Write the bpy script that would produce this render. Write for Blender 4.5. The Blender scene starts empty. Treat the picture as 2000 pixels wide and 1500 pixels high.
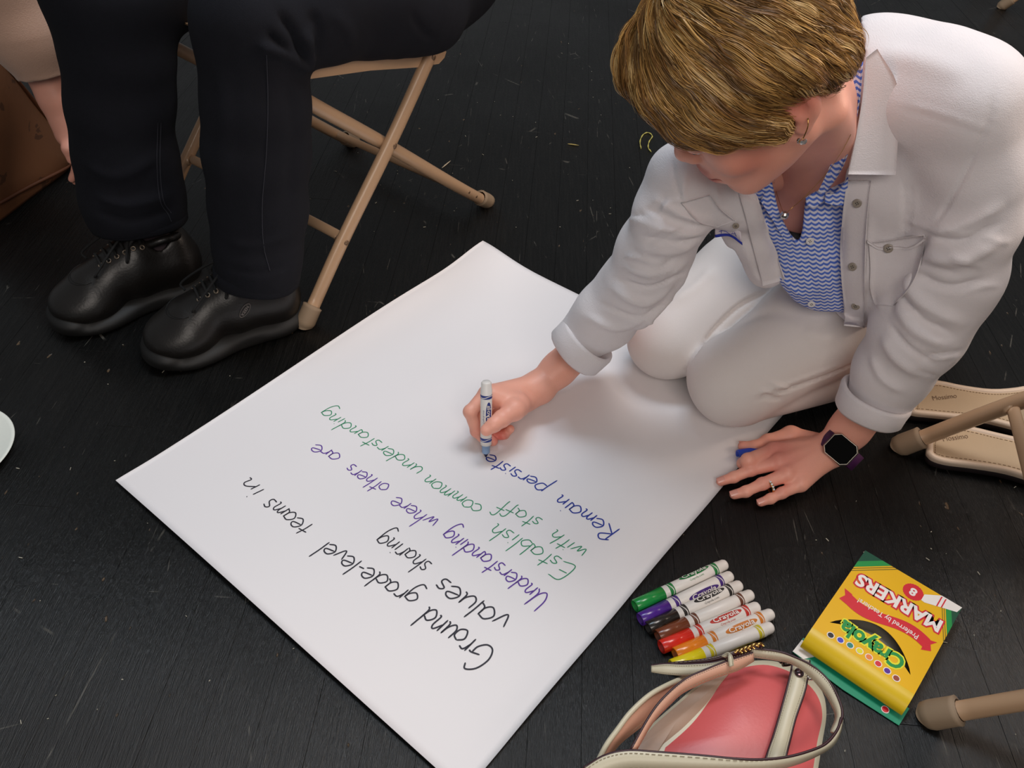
import bpy, bmesh, math, random
import numpy as np
from mathutils import Vector, Matrix
from mathutils.bvhtree import BVHTree
random.seed(7); RNG = np.random.default_rng(7)
SC = bpy.context.scene; COL = SC.collection

# ------------------------------------------------------------------ camera
F_PX, CAM_H = 1615.0, 0.89
_n = np.array([0.0262, -0.7272, -0.6859]); _n /= np.linalg.norm(_n)
_fw = np.array([0, 0, 1.0]); _Y = _fw - (_fw @ _n) * _n; _Y /= np.linalg.norm(_Y); _X = np.cross(_Y, _n)
RC = np.array([_X, _Y, _n]); CAM = np.array([0, 0, CAM_H])      # camera (x right, y down, z forward) to world
cam = bpy.data.cameras.new('camera'); camo = bpy.data.objects.new('camera', cam); COL.objects.link(camo)
cam.sensor_width = 36; cam.lens = F_PX / 2000 * 36; cam.clip_start = .02; cam.clip_end = 50
_M = np.eye(4); _M[:3, 0] = RC @ [1, 0, 0]; _M[:3, 1] = RC @ [0, -1, 0]; _M[:3, 2] = RC @ [0, 0, -1]; _M[:3, 3] = CAM
camo.matrix_world = Matrix(_M.tolist()); SC.camera = camo

# ------------------------------------------------------------------ world, lamps, exposure
W = bpy.data.worlds.new('room_fill'); SC.world = W; W.use_nodes = True
W.node_tree.nodes['Background'].inputs[0].default_value = (.94, .97, 1.0, 1); W.node_tree.nodes['Background'].inputs[1].default_value = .13
def area(name, loc, target, size, power, col):
    l = bpy.data.lights.new(name, 'AREA'); l.shape = 'RECTANGLE'; l.size, l.size_y = size; l.energy = power; l.color = col
    o = bpy.data.objects.new(name, l); COL.objects.link(o); o.location = loc
    o.rotation_euler = (Vector(target) - Vector(loc)).to_track_quat('-Z', 'Y').to_euler(); return o
area('ceiling_light', (.75, 1.25, 2.75), (.3, .8, 0), (1.3, .8), 31, (1, .92, .87))
area('window_light', (-.12, 1.42, 2.6), (-.05, .6, 0), (1.0, .45), 17, (.66, .84, 1))
area('room_fill', (.2, -1.5, 2.2), (.4, .8, .3), (1.8, 1.0), 28, (1, .90, .82))  # fill added behind the camera to brighten face and hands
area('side_lamp', (2.1, 1.3, 1.35), (.6, .8, .3), (.5, .6), 13, (1, .78, .62))
SC.view_settings.view_transform = 'Standard'; SC.view_settings.look = 'None'; SC.view_settings.exposure = .12; SC.view_settings.gamma = 1
SC.view_settings.use_curve_mapping = False

# ------------------------------------------------------------------ pixel helpers (turn points traced from the photograph into world points)
def at(x, y, h=0.0):
    r = np.array([(x - 1000) / F_PX, (y - 750) / F_PX, 1.0]); return RC @ (r * ((h - CAM_H) / (_n @ r))) + CAM
def atz(x, y, z): return RC @ (np.array([(x - 1000) / F_PX, (y - 750) / F_PX, 1.0]) * z) + CAM
def pr(P):
    c = (np.asarray(P) - CAM) @ RC; return c[..., 0] / c[..., 2] * F_PX + 1000, c[..., 1] / c[..., 2] * F_PX + 750, c[..., 2]
def unit(v): v = np.asarray(v, float); return v / (np.linalg.norm(v) + 1e-12)
def s2l(c): return tuple(((x / 255) / 12.92 if x / 255 <= .04045 else ((x / 255 + .055) / 1.055) ** 2.4) for x in c)

# ------------------------------------------------------------------ materials
def mat(name, rgb, rough=.5, metal=0, var=.06, scale=30, bump=0, bscale=200, spec=.5, coat=0, sheen=0, attr=None, sss=0, trans=0):
    m = bpy.data.materials.new(name); m.use_nodes = True; nt = m.node_tree; b = nt.nodes['Principled BSDF']; L = nt.links
    c = s2l(rgb)
    nz = nt.nodes.new('ShaderNodeTexNoise'); nz.inputs['Scale'].default_value = scale; nz.inputs['Detail'].default_value = 4
    tc = nt.nodes.new('ShaderNodeTexCoord'); L.new(tc.outputs['Object'], nz.inputs['Vector'])
    mp = nt.nodes.new('ShaderNodeMapRange'); mp.inputs[3].default_value = 1 - var; mp.inputs[4].default_value = 1 + var; L.new(nz.outputs[0], mp.inputs[0])
    mx = nt.nodes.new('ShaderNodeVectorMath'); mx.operation = 'SCALE'
    if attr:
        a = nt.nodes.new('ShaderNodeAttribute'); a.attribute_name = attr; L.new(a.outputs['Color'], mx.inputs[0])
    else: mx.inputs[0].default_value = c
    L.new(mp.outputs[0], mx.inputs['Scale']); L.new(mx.outputs[0], b.inputs['Base Color'])
    b.inputs['Roughness'].default_value = rough; b.inputs['Metallic'].default_value = metal
    b.inputs['Specular IOR Level'].default_value = spec; b.inputs['Coat Weight'].default_value = coat
    if sheen: b.inputs['Sheen Weight'].default_value = sheen
    if trans: b.inputs['Transmission Weight'].default_value = trans
    if sss:
        b.inputs['Subsurface Weight'].default_value = sss; b.inputs['Subsurface Radius'].default_value = (1, .35, .2); b.inputs['Subsurface Scale'].default_value = .006
    if bump:
        n2 = nt.nodes.new('ShaderNodeTexNoise'); n2.inputs['Scale'].default_value = bscale; n2.inputs['Detail'].default_value = 5; L.new(tc.outputs['Object'], n2.inputs['Vector'])
        bp = nt.nodes.new('ShaderNodeBump'); bp.inputs['Strength'].default_value = bump; bp.inputs['Distance'].default_value = .002
        L.new(n2.outputs[0], bp.inputs['Height']); L.new(bp.outputs[0], b.inputs['Normal'])
    return m
def N(m, t): return m.node_tree.nodes.new(t)
def math_node(m, op, a, b=None, clamp=False):
    n = N(m, 'ShaderNodeMath'); n.operation = op; n.use_clamp = clamp
    for i, v in enumerate((a, b)):
        if v is None: continue
        if isinstance(v, (int, float)): n.inputs[i].default_value = v
        else: m.node_tree.links.new(v, n.inputs[i])
    return n.outputs[0]

# ------------------------------------------------------------------ objects
def tag(o, label=None, cat=None, group=None, kind=None):
    for k, v in (('label', label), ('category', cat), ('group', group), ('kind', kind)):
        if v: o[k] = v
    return o
def thing(name, label, cat, loc=(0, 0, 0), group=None, rz=0):
    o = bpy.data.objects.new(name, None); COL.objects.link(o); o.location = [float(v) for v in loc]; o.rotation_euler = (0, 0, rz); o.empty_display_size = .02
    return tag(o, label, cat, group)
def mk(name, V, Fc, m, parent=None, smooth=True, uv=None, col=None, local=False, mats=None, fm=None):
    """one mesh object; V in world metres (local=True: in the parent's frame)"""
    V = np.asarray(V, float).reshape(-1, 3)
    off = np.zeros(3)
    if parent is None: off = np.array([V[:, 0].mean(), V[:, 1].mean(), V[:, 2].min()]); V = V - off
    me = bpy.data.meshes.new(name)
    if isinstance(Fc, np.ndarray) and Fc.ndim == 2:
        k = Fc.shape[1]; me.vertices.add(len(V)); me.vertices.foreach_set('co', V.ravel().astype(np.float32))
        me.loops.add(Fc.size); me.loops.foreach_set('vertex_index', Fc.ravel().astype(np.int32))
        me.polygons.add(len(Fc)); me.polygons.foreach_set('loop_start', np.arange(0, Fc.size, k, dtype=np.int32))
        me.update(calc_edges=True)
    else: me.from_pydata(V.tolist(), [], [list(map(int, f)) for f in Fc]); me.update()
    if smooth: me.polygons.foreach_set('use_smooth', [True] * len(me.polygons))
    for mm in (mats or [m]): me.materials.append(mm)
    if fm is not None: me.polygons.foreach_set('material_index', np.asarray(fm, dtype=np.int32))
    if uv is not None:
        ul = me.uv_layers.new(name='UVMap'); li = np.zeros(len(me.loops), dtype=np.int32); me.loops.foreach_get('vertex_index', li)
        ul.data.foreach_set('uv', np.asarray(uv, np.float32)[li].ravel())
    if col is not None:
        ca = me.color_attributes.new('tint', 'FLOAT_COLOR', 'POINT'); c4 = np.ones((len(V), 4), np.float32); c4[:, :3] = col; ca.data.foreach_set('color', c4.ravel())
    o = bpy.data.objects.new(name, me); COL.objects.link(o)
    if parent is not None:
        o.parent = parent
        if not local and parent.parent is None: o.location = -parent.location
        if not local and parent.type == 'MESH' and parent.parent is None: o.location = -parent.location
    else: o.location = off
    return o

def grid_faces(nu, nv, cu=False, cv=False):
    fs = []
    for i in range(nu if cu else nu - 1):
        for j in range(nv if cv else nv - 1):
            a, b = i, (i + 1) % nu; c, d = j, (j + 1) % nv
            fs.append((a * nv + c, b * nv + c, b * nv + d, a * nv + d))
    return fs
def cr(P, n):
    """Catmull-Rom resample of control rows to n samples"""
    P = np.asarray(P, float)
    if len(P) < 3:
        t = np.linspace(0, 1, n)[:, None]; return P[0] * (1 - t) + P[-1] * t
    Q = np.vstack([2 * P[0] - P[1], P, 2 * P[-1] - P[-2]]); out = []
    for t in np.linspace(0, len(P) - 1 - 1e-9, n):
        i = int(t); u = t - i; a, b, c, d = Q[i:i + 4]
        out.append(.5 * (2 * b + (c - a) * u + (2 * a - 5 * b + 4 * c - d) * u * u + (3 * b - a - 3 * c + d) * u ** 3))
    return np.array(out)
def box(c, s, ax=None):
    c = np.asarray(c, float); ax = np.eye(3) if ax is None else np.asarray(ax)
    V = [c + (i * s[0] * ax[0] + j * s[1] * ax[1] + k * s[2] * ax[2]) / 2 for i in (-1, 1) for j in (-1, 1) for k in (-1, 1)]
    return V, [(0, 1, 3, 2), (4, 6, 7, 5), (0, 4, 5, 1), (2, 3, 7, 6), (0, 2, 6, 4), (1, 5, 7, 3)]
def join(parts):
    V, Fc = [], []; o = 0
    for v, f in parts:
        V += [tuple(p) for p in v]; Fc += [tuple(int(i) + o for i in q) for q in f]; o += len(v)
    return V, Fc
def frames(P):
    P = np.asarray(P, float); T = np.gradient(P, axis=0); T /= np.linalg.norm(T, axis=1)[:, None] + 1e-12
    a = np.array([0, 0, 1.0]) if abs(T[0][2]) < .9 else np.array([1.0, 0, 0]); U = []
    u = unit(np.cross(T[0], a))
    for t in T:
        u = unit(u - (u @ t) * t); U.append(u)
    U = np.array(U); return T, U, np.cross(T, U)
def tube(P, r, n=12, caps=True, flat=None, round_ends=False):
    """tube along P with radius r (number or one per point); flat = (dir, factor) squashes the section along dir"""
    P = np.asarray(P, float); r = np.broadcast_to(np.asarray(r, float), (len(P),)).copy()
    if round_ends:
        T0, T1 = unit(P[1] - P[0]), unit(P[-1] - P[-2]); a = np.linspace(0, math.pi / 2, 5)
        P = np.vstack([[P[0] - T0 * r[0] * math.cos(x) for x in a[:-1]], P, [P[-1] + T1 * r[-1] * math.sin(x) for x in a[1:]]])
        r = np.concatenate([[r[0] * max(math.sin(x), .02) for x in a[:-1]], r, [r[-1] * max(math.cos(x), .02) for x in a[1:]]])
    T, U, B = frames(P); th = np.linspace(0, 2 * math.pi, n, endpoint=False); V = []
    for p, u, b, q in zip(P, U, B, r):
        for t in th:
            d = (math.cos(t) * u + math.sin(t) * b) * q
            if flat is not None: f = np.asarray(flat[0]); d = d - f * (d @ f) * (1 - flat[1])
            V.append(p + d)
    Fc = grid_faces(len(P), n, cv=True)
    if caps:
        Fc.append(tuple(range(n))[::-1]); Fc.append(tuple(range((len(P) - 1) * n, len(P) * n)))
    return V, Fc
def lathe(c, axis, prof, n=24):
    """prof: (s along axis, radius)"""
    axis = unit(axis); P = [np.asarray(c) + axis * s for s, _ in prof]
    a = np.array([0, 0, 1.0]) if abs(axis[2]) < .9 else np.array([1.0, 0, 0]); u = unit(np.cross(axis, a)); b = np.cross(axis, u)
    V = [p + (math.cos(t) * u + math.sin(t) * b) * max(r, 1e-5) for p, (_, r) in zip(P, prof) for t in np.linspace(0, 2 * math.pi, n, endpoint=False)]
    return V, grid_faces(len(prof), n, cv=True)
def strip(A, B, th=.0015, n=40, up=None):
    """a band between two edge curves, given thickness"""
    A = cr(A, n); B = cr(B, n); T = np.gradient((A + B) / 2, axis=0); Nn = np.cross(T, B - A); Nn /= np.linalg.norm(Nn, axis=1)[:, None] + 1e-12
    if up is not None and (Nn @ np.asarray(up)).mean() < 0: Nn = -Nn
    h = Nn * th / 2; V = np.stack([A + h, B + h, B - h, A - h], 1).reshape(-1, 3); Fc = grid_faces(n, 4, cv=True)
    Fc += [(0, 1, 2, 3), tuple(4 * (n - 1) + k for k in (3, 2, 1, 0))]
    return V, Fc
def poly_extrude(P, dz, up=(0, 0, 1)):
    """closed planar outline P extruded by dz along up; fan from the centroid"""
    P = np.asarray(P, float); n = len(P); up = np.asarray(up, float); c = P.mean(0)
    V = np.vstack([P, P + up * dz]); Fc = [tuple(range(n))[::-1], tuple(range(n, 2 * n))] + [(i, (i + 1) % n, (i + 1) % n + n, i + n) for i in range(n)]
    return V, Fc
def text_geo(s, size, offset=0.0, extrude=0.0, shear=0.0, align='LEFT', res=3):
    cu = bpy.data.curves.new('t', 'FONT'); cu.body = s; cu.size = size; cu.offset = offset; cu.extrude = extrude; cu.shear = shear; cu.align_x = align; cu.resolution_u = res
    o = bpy.data.objects.new('t', cu); COL.objects.link(o); dg = bpy.context.evaluated_depsgraph_get(); me = bpy.data.meshes.new_from_object(o.evaluated_get(dg))
    V = np.array([v.co[:] for v in me.vertices]); Fc = [tuple(p.vertices) for p in me.polygons]
    bpy.data.objects.remove(o); bpy.data.curves.remove(cu); bpy.data.meshes.remove(me); return V, Fc

# ------------------------------------------------------------------ smooth solids: distance fields turned into meshes
class Solid:
    def __init__(s, lo, hi, res):
        s.lo = np.asarray(lo, float); s.res = res; s.n = np.ceil((np.asarray(hi) - s.lo) / res).astype(int) + 1; s.D = np.full(s.n, .06, np.float32)
    def _sub(s, lo, hi):
        a = np.clip(np.floor((np.asarray(lo) - s.lo) / s.res).astype(int), 0, s.n); b = np.clip(np.ceil((np.asarray(hi) - s.lo) / s.res).astype(int) + 1, 0, s.n)
        if (b <= a).any(): return None, None
        sl = tuple(slice(i, j) for i, j in zip(a, b))
        g = np.meshgrid(*[(s.lo[k] + np.arange(a[k], b[k]) * s.res).astype(np.float32) for k in range(3)], indexing='ij', sparse=True)
        return sl, g
    def _put(s, sl, d, k, op):
        A = s.D[sl]
        if op == 'sub': A = -A
        if k > 0:
            h = np.clip(.5 + .5 * (d - A) / k, 0, 1); R = d * (1 - h) + A * h - k * h * (1 - h)
        else: R = np.minimum(A, d)
        s.D[sl] = -R if op == 'sub' else R
    def cap(s, a, b, ra, rb, k=.01, op='add', flat=None):
        a, b = np.asarray(a, float), np.asarray(b, float); m = max(ra, rb) + .035 + k
        if op == 'sub': m = max(ra, rb) + k + .012
        sl, g = s._sub(np.minimum(a, b) - m, np.maximum(a, b) + m)
        if sl is None: return s
        q = [g[i] - a[i] for i in range(3)]; ab = b - a
        if flat is not None:
            w = unit(flat[0]); d0 = sum(q[i] * w[i] for i in range(3)); f = 1 / flat[1] - 1; q = [q[i] + w[i] * d0 * f for i in range(3)]; ab = ab + w * (ab @ w) * f
        t = np.clip(sum(q[i] * ab[i] for i in range(3)) / (ab @ ab + 1e-12), 0, 1)
        d = np.sqrt(sum((q[i] - ab[i] * t) ** 2 for i in range(3))) - (ra + (rb - ra) * t)
        if flat is not None: d = d * max(flat[1], .6)
        s._put(sl, d.astype(np.float32), k, op); return s
    def chain(s, P, k=.01, op='add', flat=None):
        """P: rows (point, radius)"""
        for (a, ra), (b, rb) in zip(P, P[1:]): s.cap(a, b, ra, rb, k, op, flat)
        return s
    def ell(s, c, r, k=.01, R=None, op='add'):
        c = np.asarray(c, float); r = np.asarray(r, float); m = r.max() + .03 + k; sl, g = s._sub(c - m, c + m)
        if sl is None: return s
        q = [g[i] - c[i] for i in range(3)]
        if R is not None: R = np.asarray(R); q = [sum(q[i] * R[i, j] for i in range(3)) for j in range(3)]
        k0 = np.sqrt(sum((q[i] / r[i]) ** 2 for i in range(3))) + 1e-6; k1 = np.sqrt(sum((q[i] / r[i] ** 2) ** 2 for i in range(3))) + 1e-6
        s._put(sl, (k0 * (k0 - 1) / k1).astype(np.float32), k, op); return s
    def half(s, p, nrm, k=0):
        """keep the side against nrm"""
        p = np.asarray(p, float); nrm = unit(nrm); sl, g = s._sub(s.lo, s.lo + s.n * s.res); d = -sum((g[i] - p[i]) * nrm[i] for i in range(3)); s._put(sl, d.astype(np.float32), k, 'sub'); return s
    def cut_end(s, p, d, R):
        """slice a limb off square at p, only within R of it"""
        p = np.asarray(p, float); d = unit(d); sl, g = s._sub(p - R * 1.3, p + R * 1.3)
        if sl is None: return s
        q = [g[i] - p[i] for i in range(3)]; t = sum(q[i] * d[i] for i in range(3)); rr = np.sqrt(sum(v * v for v in q)); s._put(sl, np.maximum(-t, rr - R).astype(np.float32), 0, 'sub'); return s
    def cut(s, poly, z0, z1):
        """cut away the wedge whose outline was traced from the photograph, between two depths"""
        poly = np.asarray(poly, float); cs = np.array([atz(x, y, z) for x, y in poly for z in (z0, z1)]); sl, g = s._sub(cs.min(0) - .01, cs.max(0) + .01)
        if sl is None: return s
        g = np.broadcast_arrays(*g); shp = g[0].shape; X, Y, Z = pr(np.stack([v.ravel() for v in g], 1)); inside = np.zeros(len(X), bool); dmin = np.full(len(X), 1e9)
        x0, y0 = poly[-1]
        for x1, y1 in poly:
            c = ((Y < y1) != (Y < y0)) & (X < (x0 - x1) * (Y - y1) / (y0 - y1 + 1e-9) + x1); inside ^= c
            ex, ey = x1 - x0, y1 - y0; t = np.clip(((X - x0) * ex + (Y - y0) * ey) / (ex * ex + ey * ey + 1e-9), 0, 1)
            dmin = np.minimum(dmin, np.hypot(X - x0 - ex * t, Y - y0 - ey * t)); x0, y0 = x1, y1
        d = np.where(inside, -dmin, dmin) * Z / F_PX; d = np.maximum(d, np.maximum(z0 - Z, Z - z1)); s._put(sl, d.reshape(shp).astype(np.float32), 0, 'sub'); return s
    def mesh(s, smooth=1):
        D = s.D.copy(); D[0], D[-1] = .01, .01; D[:, 0], D[:, -1] = .01, .01; D[:, :, 0], D[:, :, -1] = .01, .01
        inn = D < 0; n = D.shape; cnt = np.zeros([k - 1 for k in n], np.uint8)
        for i in (0, 1):
            for j in (0, 1):
                for k in (0, 1): cnt += inn[i:n[0] - 1 + i, j:n[1] - 1 + j, k:n[2] - 1 + k]
        act = np.argwhere((cnt > 0) & (cnt < 8)); idx = np.full(cnt.shape, -1, np.int64); idx[tuple(act.T)] = np.arange(len(act))
        P = np.zeros((len(act), 3)); Wt = np.zeros(len(act))
        cor = [(0, 0, 0), (1, 0, 0), (0, 1, 0), (1, 1, 0), (0, 0, 1), (1, 0, 1), (0, 1, 1), (1, 1, 1)]
        val = [D[act[:, 0] + c[0], act[:, 1] + c[1], act[:, 2] + c[2]] for c in cor]
        for a in range(8):
            for b in range(a + 1, 8):
                if bin(a ^ b).count('1') != 1: continue
                va, vb = val[a], val[b]; m = (va < 0) != (vb < 0); t = np.where(m, va / np.where(m, va - vb, 1), 0)
                P += np.where(m[:, None], np.array(cor[a]) + (np.array(cor[b]) - cor[a]) * t[:, None], 0); Wt += m
        V = (act + P / Wt[:, None]) * s.res + s.lo; Q = []
        for ax in range(3):
            o1, o2 = [(1, 2), (2, 0), (0, 1)][ax]; sa = [slice(None)] * 3; sb = [slice(None)] * 3; sa[ax] = slice(0, -1); sb[ax] = slice(1, None)
            e = np.argwhere(inn[tuple(sa)] != inn[tuple(sb)]); e = e[(e[:, o1] > 0) & (e[:, o2] > 0) & (e[:, o1] < n[o1] - 1) & (e[:, o2] < n[o2] - 1)]
            def c(d1, d2): q = e.copy(); q[:, o1] -= d1; q[:, o2] -= d2; return idx[tuple(q.T)]
            q = np.stack([c(1, 1), c(0, 1), c(0, 0), c(1, 0)], 1); fl = ~inn[tuple(e.T)]; q[fl] = q[fl][:, ::-1]; Q.append(q)
        Q = np.vstack(Q); Q = Q[(Q >= 0).all(1)]
        for _ in range(smooth): V = relax(V, Q, .5)
        return V, Q
def relax(V, Q, f=.5):
    A = np.zeros_like(V); c = np.zeros(len(V))
    for k in range(4):
        a, b = Q[:, k], Q[:, (k + 1) % 4]
        for j in range(3): A[:, j] += np.bincount(a, V[b, j], len(V)) + np.bincount(b, V[a, j], len(V))
        c += np.bincount(a, minlength=len(V)) + np.bincount(b, minlength=len(V))
    return V + f * (A / np.maximum(c, 1)[:, None] - V)
def normals(V, Q):
    fn = np.cross(V[Q[:, 2]] - V[Q[:, 0]], V[Q[:, 3]] - V[Q[:, 1]]); Nn = np.zeros_like(V)
    for k in range(4):
        for j in range(3): Nn[:, j] += np.bincount(Q[:, k], fn[:, j], len(V))
    return Nn / (np.linalg.norm(Nn, axis=1)[:, None] + 1e-12)
def bvh(V, Q): return BVHTree.FromPolygons([tuple(v) for v in V], [tuple(int(i) for i in q) for q in Q])
def cast(tree, px, py, lift=0.0):
    d = unit(atz(px, py, 1) - CAM); h = tree.ray_cast(Vector(CAM), Vector(d))
    if h[0] is None: return None
    n = np.array(h[1]); n = n if n @ d < 0 else -n; return np.array(h[0]) + n * lift
def seg_dist(V, A, B):
    ab = B - A; t = np.clip((V - A) @ ab / (ab @ ab + 1e-12), 0, 1); return np.linalg.norm(V - A - t[:, None] * ab, axis=1), t
def folds(V, Q, L, tree=None):
    """raise ridges (amp > 0) and press creases (amp < 0) along curves traced on the cloth: rows (pixels, width, amp)"""
    tree = tree or bvh(V, Q); Nn = normals(V, Q); D = np.zeros(len(V))
    for pts, w, amp in L:
        C = [cast(tree, x, y) for x, y in cr(pts, max(8, len(pts) * 4))]; C = [c for c in C if c is not None]
        if len(C) < 2: continue
        C = np.array(C); m = np.where(((V > C.min(0) - 3 * w) & (V < C.max(0) + 3 * w)).all(1))[0]; best = np.full(len(m), 1e9); tt = np.zeros(len(m))
        for i in range(len(C) - 1):
            if np.linalg.norm(C[i + 1] - C[i]) > .06: continue
            d, t = seg_dist(V[m], C[i], C[i + 1]); u = d < best; best[u] = d[u]; tt[u] = (i + t[u]) / (len(C) - 1)
        D[m] += amp * np.exp(-(best / w) ** 2) * np.clip(np.sin(np.clip(tt, .02, .98) * math.pi) * 1.6, 0, 1)
    return V + Nn * D[:, None]
def fray(V, amp, scale, seed=0):
    """low smooth noise for cloth and skin"""
    r = np.random.default_rng(seed); d = np.zeros(len(V))
    for _ in range(7):
        k = unit(r.normal(size=3)) * scale * r.uniform(.6, 1.6); d += np.sin(V @ k + r.uniform(0, 6.28))
    return d * amp / 2.6

# ================================================================== the floor: narrow black-painted boards
def floor_material():
    m = bpy.data.materials.new('black_painted_wood'); m.use_nodes = True; nt = m.node_tree; L = nt.links; b = nt.nodes['Principled BSDF']
    tc = N(m, 'ShaderNodeTexCoord')
    def mapped(sx, sy, rot=0):
        mp = N(m, 'ShaderNodeMapping'); mp.inputs['Scale'].default_value = (sx, sy, 1); mp.inputs['Rotation'].default_value = (0, 0, rot); L.new(tc.outputs['Object'], mp.inputs[0]); return mp.outputs[0]
    def noise(vec, sc, det=5, rough=.6):
        n = N(m, 'ShaderNodeTexNoise'); n.inputs['Scale'].default_value = sc; n.inputs['Detail'].default_value = det; n.inputs['Roughness'].default_value = rough; L.new(vec, n.inputs['Vector']); return n.outputs[0]
    def ramp(v, a, c, clamp=True):
        n = N(m, 'ShaderNodeMapRange'); n.inputs[1].default_value = a; n.inputs[2].default_value = c; L.new(v, n.inputs[0]); return n.outputs[0]
    grain = noise(mapped(26, 1.2, .05), 9, 7, .7); patch = noise(mapped(1, 1), 2.2, 3); fine = noise(mapped(60, 6, .05), 14, 3)
    # scuffs: thin cell edges, stretched two ways, kept only where a slow noise allows
    def scuff(sx, sy, rot, sc, w, lo):
        v = N(m, 'ShaderNodeTexVoronoi'); v.feature = 'DISTANCE_TO_EDGE'; v.inputs['Scale'].default_value = sc; L.new(mapped(sx, sy, rot), v.inputs['Vector'])
        e = math_node(m, 'LESS_THAN', v.outputs[0], w); k = ramp(noise(mapped(1.3, 1), 5 + sc, 3), lo, lo + .08); return math_node(m, 'MULTIPLY', e, k)
    s1 = scuff(1, .22, .5, 9, .0035, .56); s2 = scuff(.25, 1, -.2, 7, .003, .60); s3 = scuff(1, .15, .05, 14, .005, .60)
    chip = ramp(noise(mapped(3.2, 1.4), 26, 2, .5), .735, .77)
    sc = math_node(m, 'MAXIMUM', math_node(m, 'MAXIMUM', s1, s2), s3)
    mix = N(m, 'ShaderNodeMix'); mix.data_type = 'RGBA'; mix.inputs[6].default_value = (.0022, .0022, .0020, 1); mix.inputs[7].default_value = (.0085, .008, .0072, 1); L.new(ramp(grain, .45, .75), mix.inputs[0])
    m2 = N(m, 'ShaderNodeMix'); m2.data_type = 'RGBA'; L.new(mix.outputs[2], m2.inputs[6]); m2.inputs[7].default_value = (.095, .088, .075, 1); L.new(math_node(m, 'MULTIPLY', sc, .7), m2.inputs[0])
    m3 = N(m, 'ShaderNodeMix'); m3.data_type = 'RGBA'; L.new(m2.outputs[2], m3.inputs[6]); m3.inputs[7].default_value = (.13, .085, .05, 1); L.new(math_node(m, 'MULTIPLY', chip, .8), m3.inputs[0]); L.new(m3.outputs[2], b.inputs['Base Color'])
    rg = N(m, 'ShaderNodeMapRange'); rg.inputs[1].default_value = .3; rg.inputs[2].default_value = .7; rg.inputs[3].default_value = .22; rg.inputs[4].default_value = .40; L.new(patch, rg.inputs[0]); L.new(rg.outputs[0], b.inputs['Roughness'])
    b.inputs['Specular IOR Level'].default_value = .36
    h = math_node(m, 'ADD', math_node(m, 'MULTIPLY', grain, 1.0), math_node(m, 'MULTIPLY', fine, .5)); h = math_node(m, 'SUBTRACT', h, math_node(m, 'MULTIPLY', chip, .5))
    bp = N(m, 'ShaderNodeBump'); bp.inputs['Strength'].default_value = .85; bp.inputs['Distance'].default_value = .0020; L.new(h, bp.inputs['Height']); L.new(bp.outputs[0], b.inputs['Normal']); return m
M_FLOOR = floor_material(); M_GAP = mat('floor_gap', (16, 16, 15), .9)
V, Fc = box((0, 1.6, -.03), (5.2, 4.2, .02)); floor = mk('floor', V, Fc, M_GAP, smooth=False); tag(floor, kind='structure')
_a = math.radians(2.7); _pw = .0582; _ux, _uy = np.array([math.cos(_a), -math.sin(_a), 0]), np.array([math.sin(_a), math.cos(_a), 0]); _rr = random.Random(3)
for c in range(-34, 38):
    y = -.1 - _rr.random() * .9
    if c == 0: y = 1.775 - 2.0
    while y < 3.35:
        Ln = _rr.uniform(1.1, 2.0) if c != 0 else 2.0; y2 = min(y + Ln, 3.5); x0, x1 = c * _pw + .0120 + .00012, (c + 1) * _pw + .0120 - .00012
        if (c % 2 == 0 and y2 - y < .05): break
        z = _rr.uniform(-.0003, 0); ch = .0002; a, b_ = y + .0002, y2 - .0002; V = []
        for (xx, yy, zz) in [(x0, a, -.019), (x1, a, -.019), (x1, b_, -.019), (x0, b_, -.019), (x0, a, z - ch), (x1, a, z - ch), (x1, b_, z - ch), (x0, b_, z - ch),
                             (x0 + ch, a + ch, z), (x1 - ch, a + ch, z), (x1 - ch, b_ - ch, z), (x0 + ch, b_ - ch, z)]: V.append(_ux * xx + _uy * yy + np.array([0, 0, zz]))
        mk('plank', V, [(3, 2, 1, 0), (0, 1, 5, 4), (1, 2, 6, 5), (2, 3, 7, 6), (3, 0, 4, 7), (4, 5, 9, 8), (5, 6, 10, 9), (6, 7, 11, 10), (7, 4, 8, 11), (8, 9, 10, 11)], M_FLOOR, floor, smooth=False)
        y = y2
# crumbs, splinters and lint lying about
M_CRUMB = mat('crumb', (170, 165, 150), .9, var=.4, scale=60)
parts = []; _r = np.random.default_rng(5)
for (x0, x1, y0, y1, n) in [(860, 1230, 60, 470, 26), (560, 1000, 130, 470, 26), (0, 600, 880, 1450, 18), (1560, 2000, 940, 1480, 22), (150, 560, 600, 760, 6)]:
    for _ in range(n):
        p = at(_r.uniform(x0, x1), _r.uniform(y0, y1), .0006); an = _r.uniform(0, 3.14); l = _r.choice([.0012, .0018, .002, .005]); w = _r.uniform(.0005, .0011)
        parts.append(box(p, (l, w, .0008), [[math.cos(an), math.sin(an), 0], [-math.sin(an), math.cos(an), 0], [0, 0, 1]]))
V, Fc = join(parts); tag(mk('floor_crumbs', V, Fc, M_CRUMB, smooth=False), 'scattered white crumbs and lint on the black floorboards', 'crumbs', kind='stuff')
def splinter(px, w, label, rgb):
    a, b_ = at(*px[0], .0012), at(*px[1], .0014); c = (a + b_) / 2; V, Fc = tube([a, a * .7 + b_ * .3, a * .3 + b_ * .7, b_], [w * .3, w, w * .9, w * .3], 6); o = mk('wood_splinter', V, Fc, mat('splinter', rgb, .8)); tag(o, label, 'splinter')
splinter([(863, 328), (880, 314)], .0014, 'pale wood splinter on the floor above the chair foot', (205, 190, 165))
splinter([(668, 283), (675, 276)], .0011, 'tiny pale splinter on the floor under the seated man\'s chair', (185, 172, 150))
splinter([(1109, 281), (1131, 284)], .0014, 'yellowish wood chip on the black floor left of the kneeling woman\'s hair', (190, 170, 100))
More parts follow.
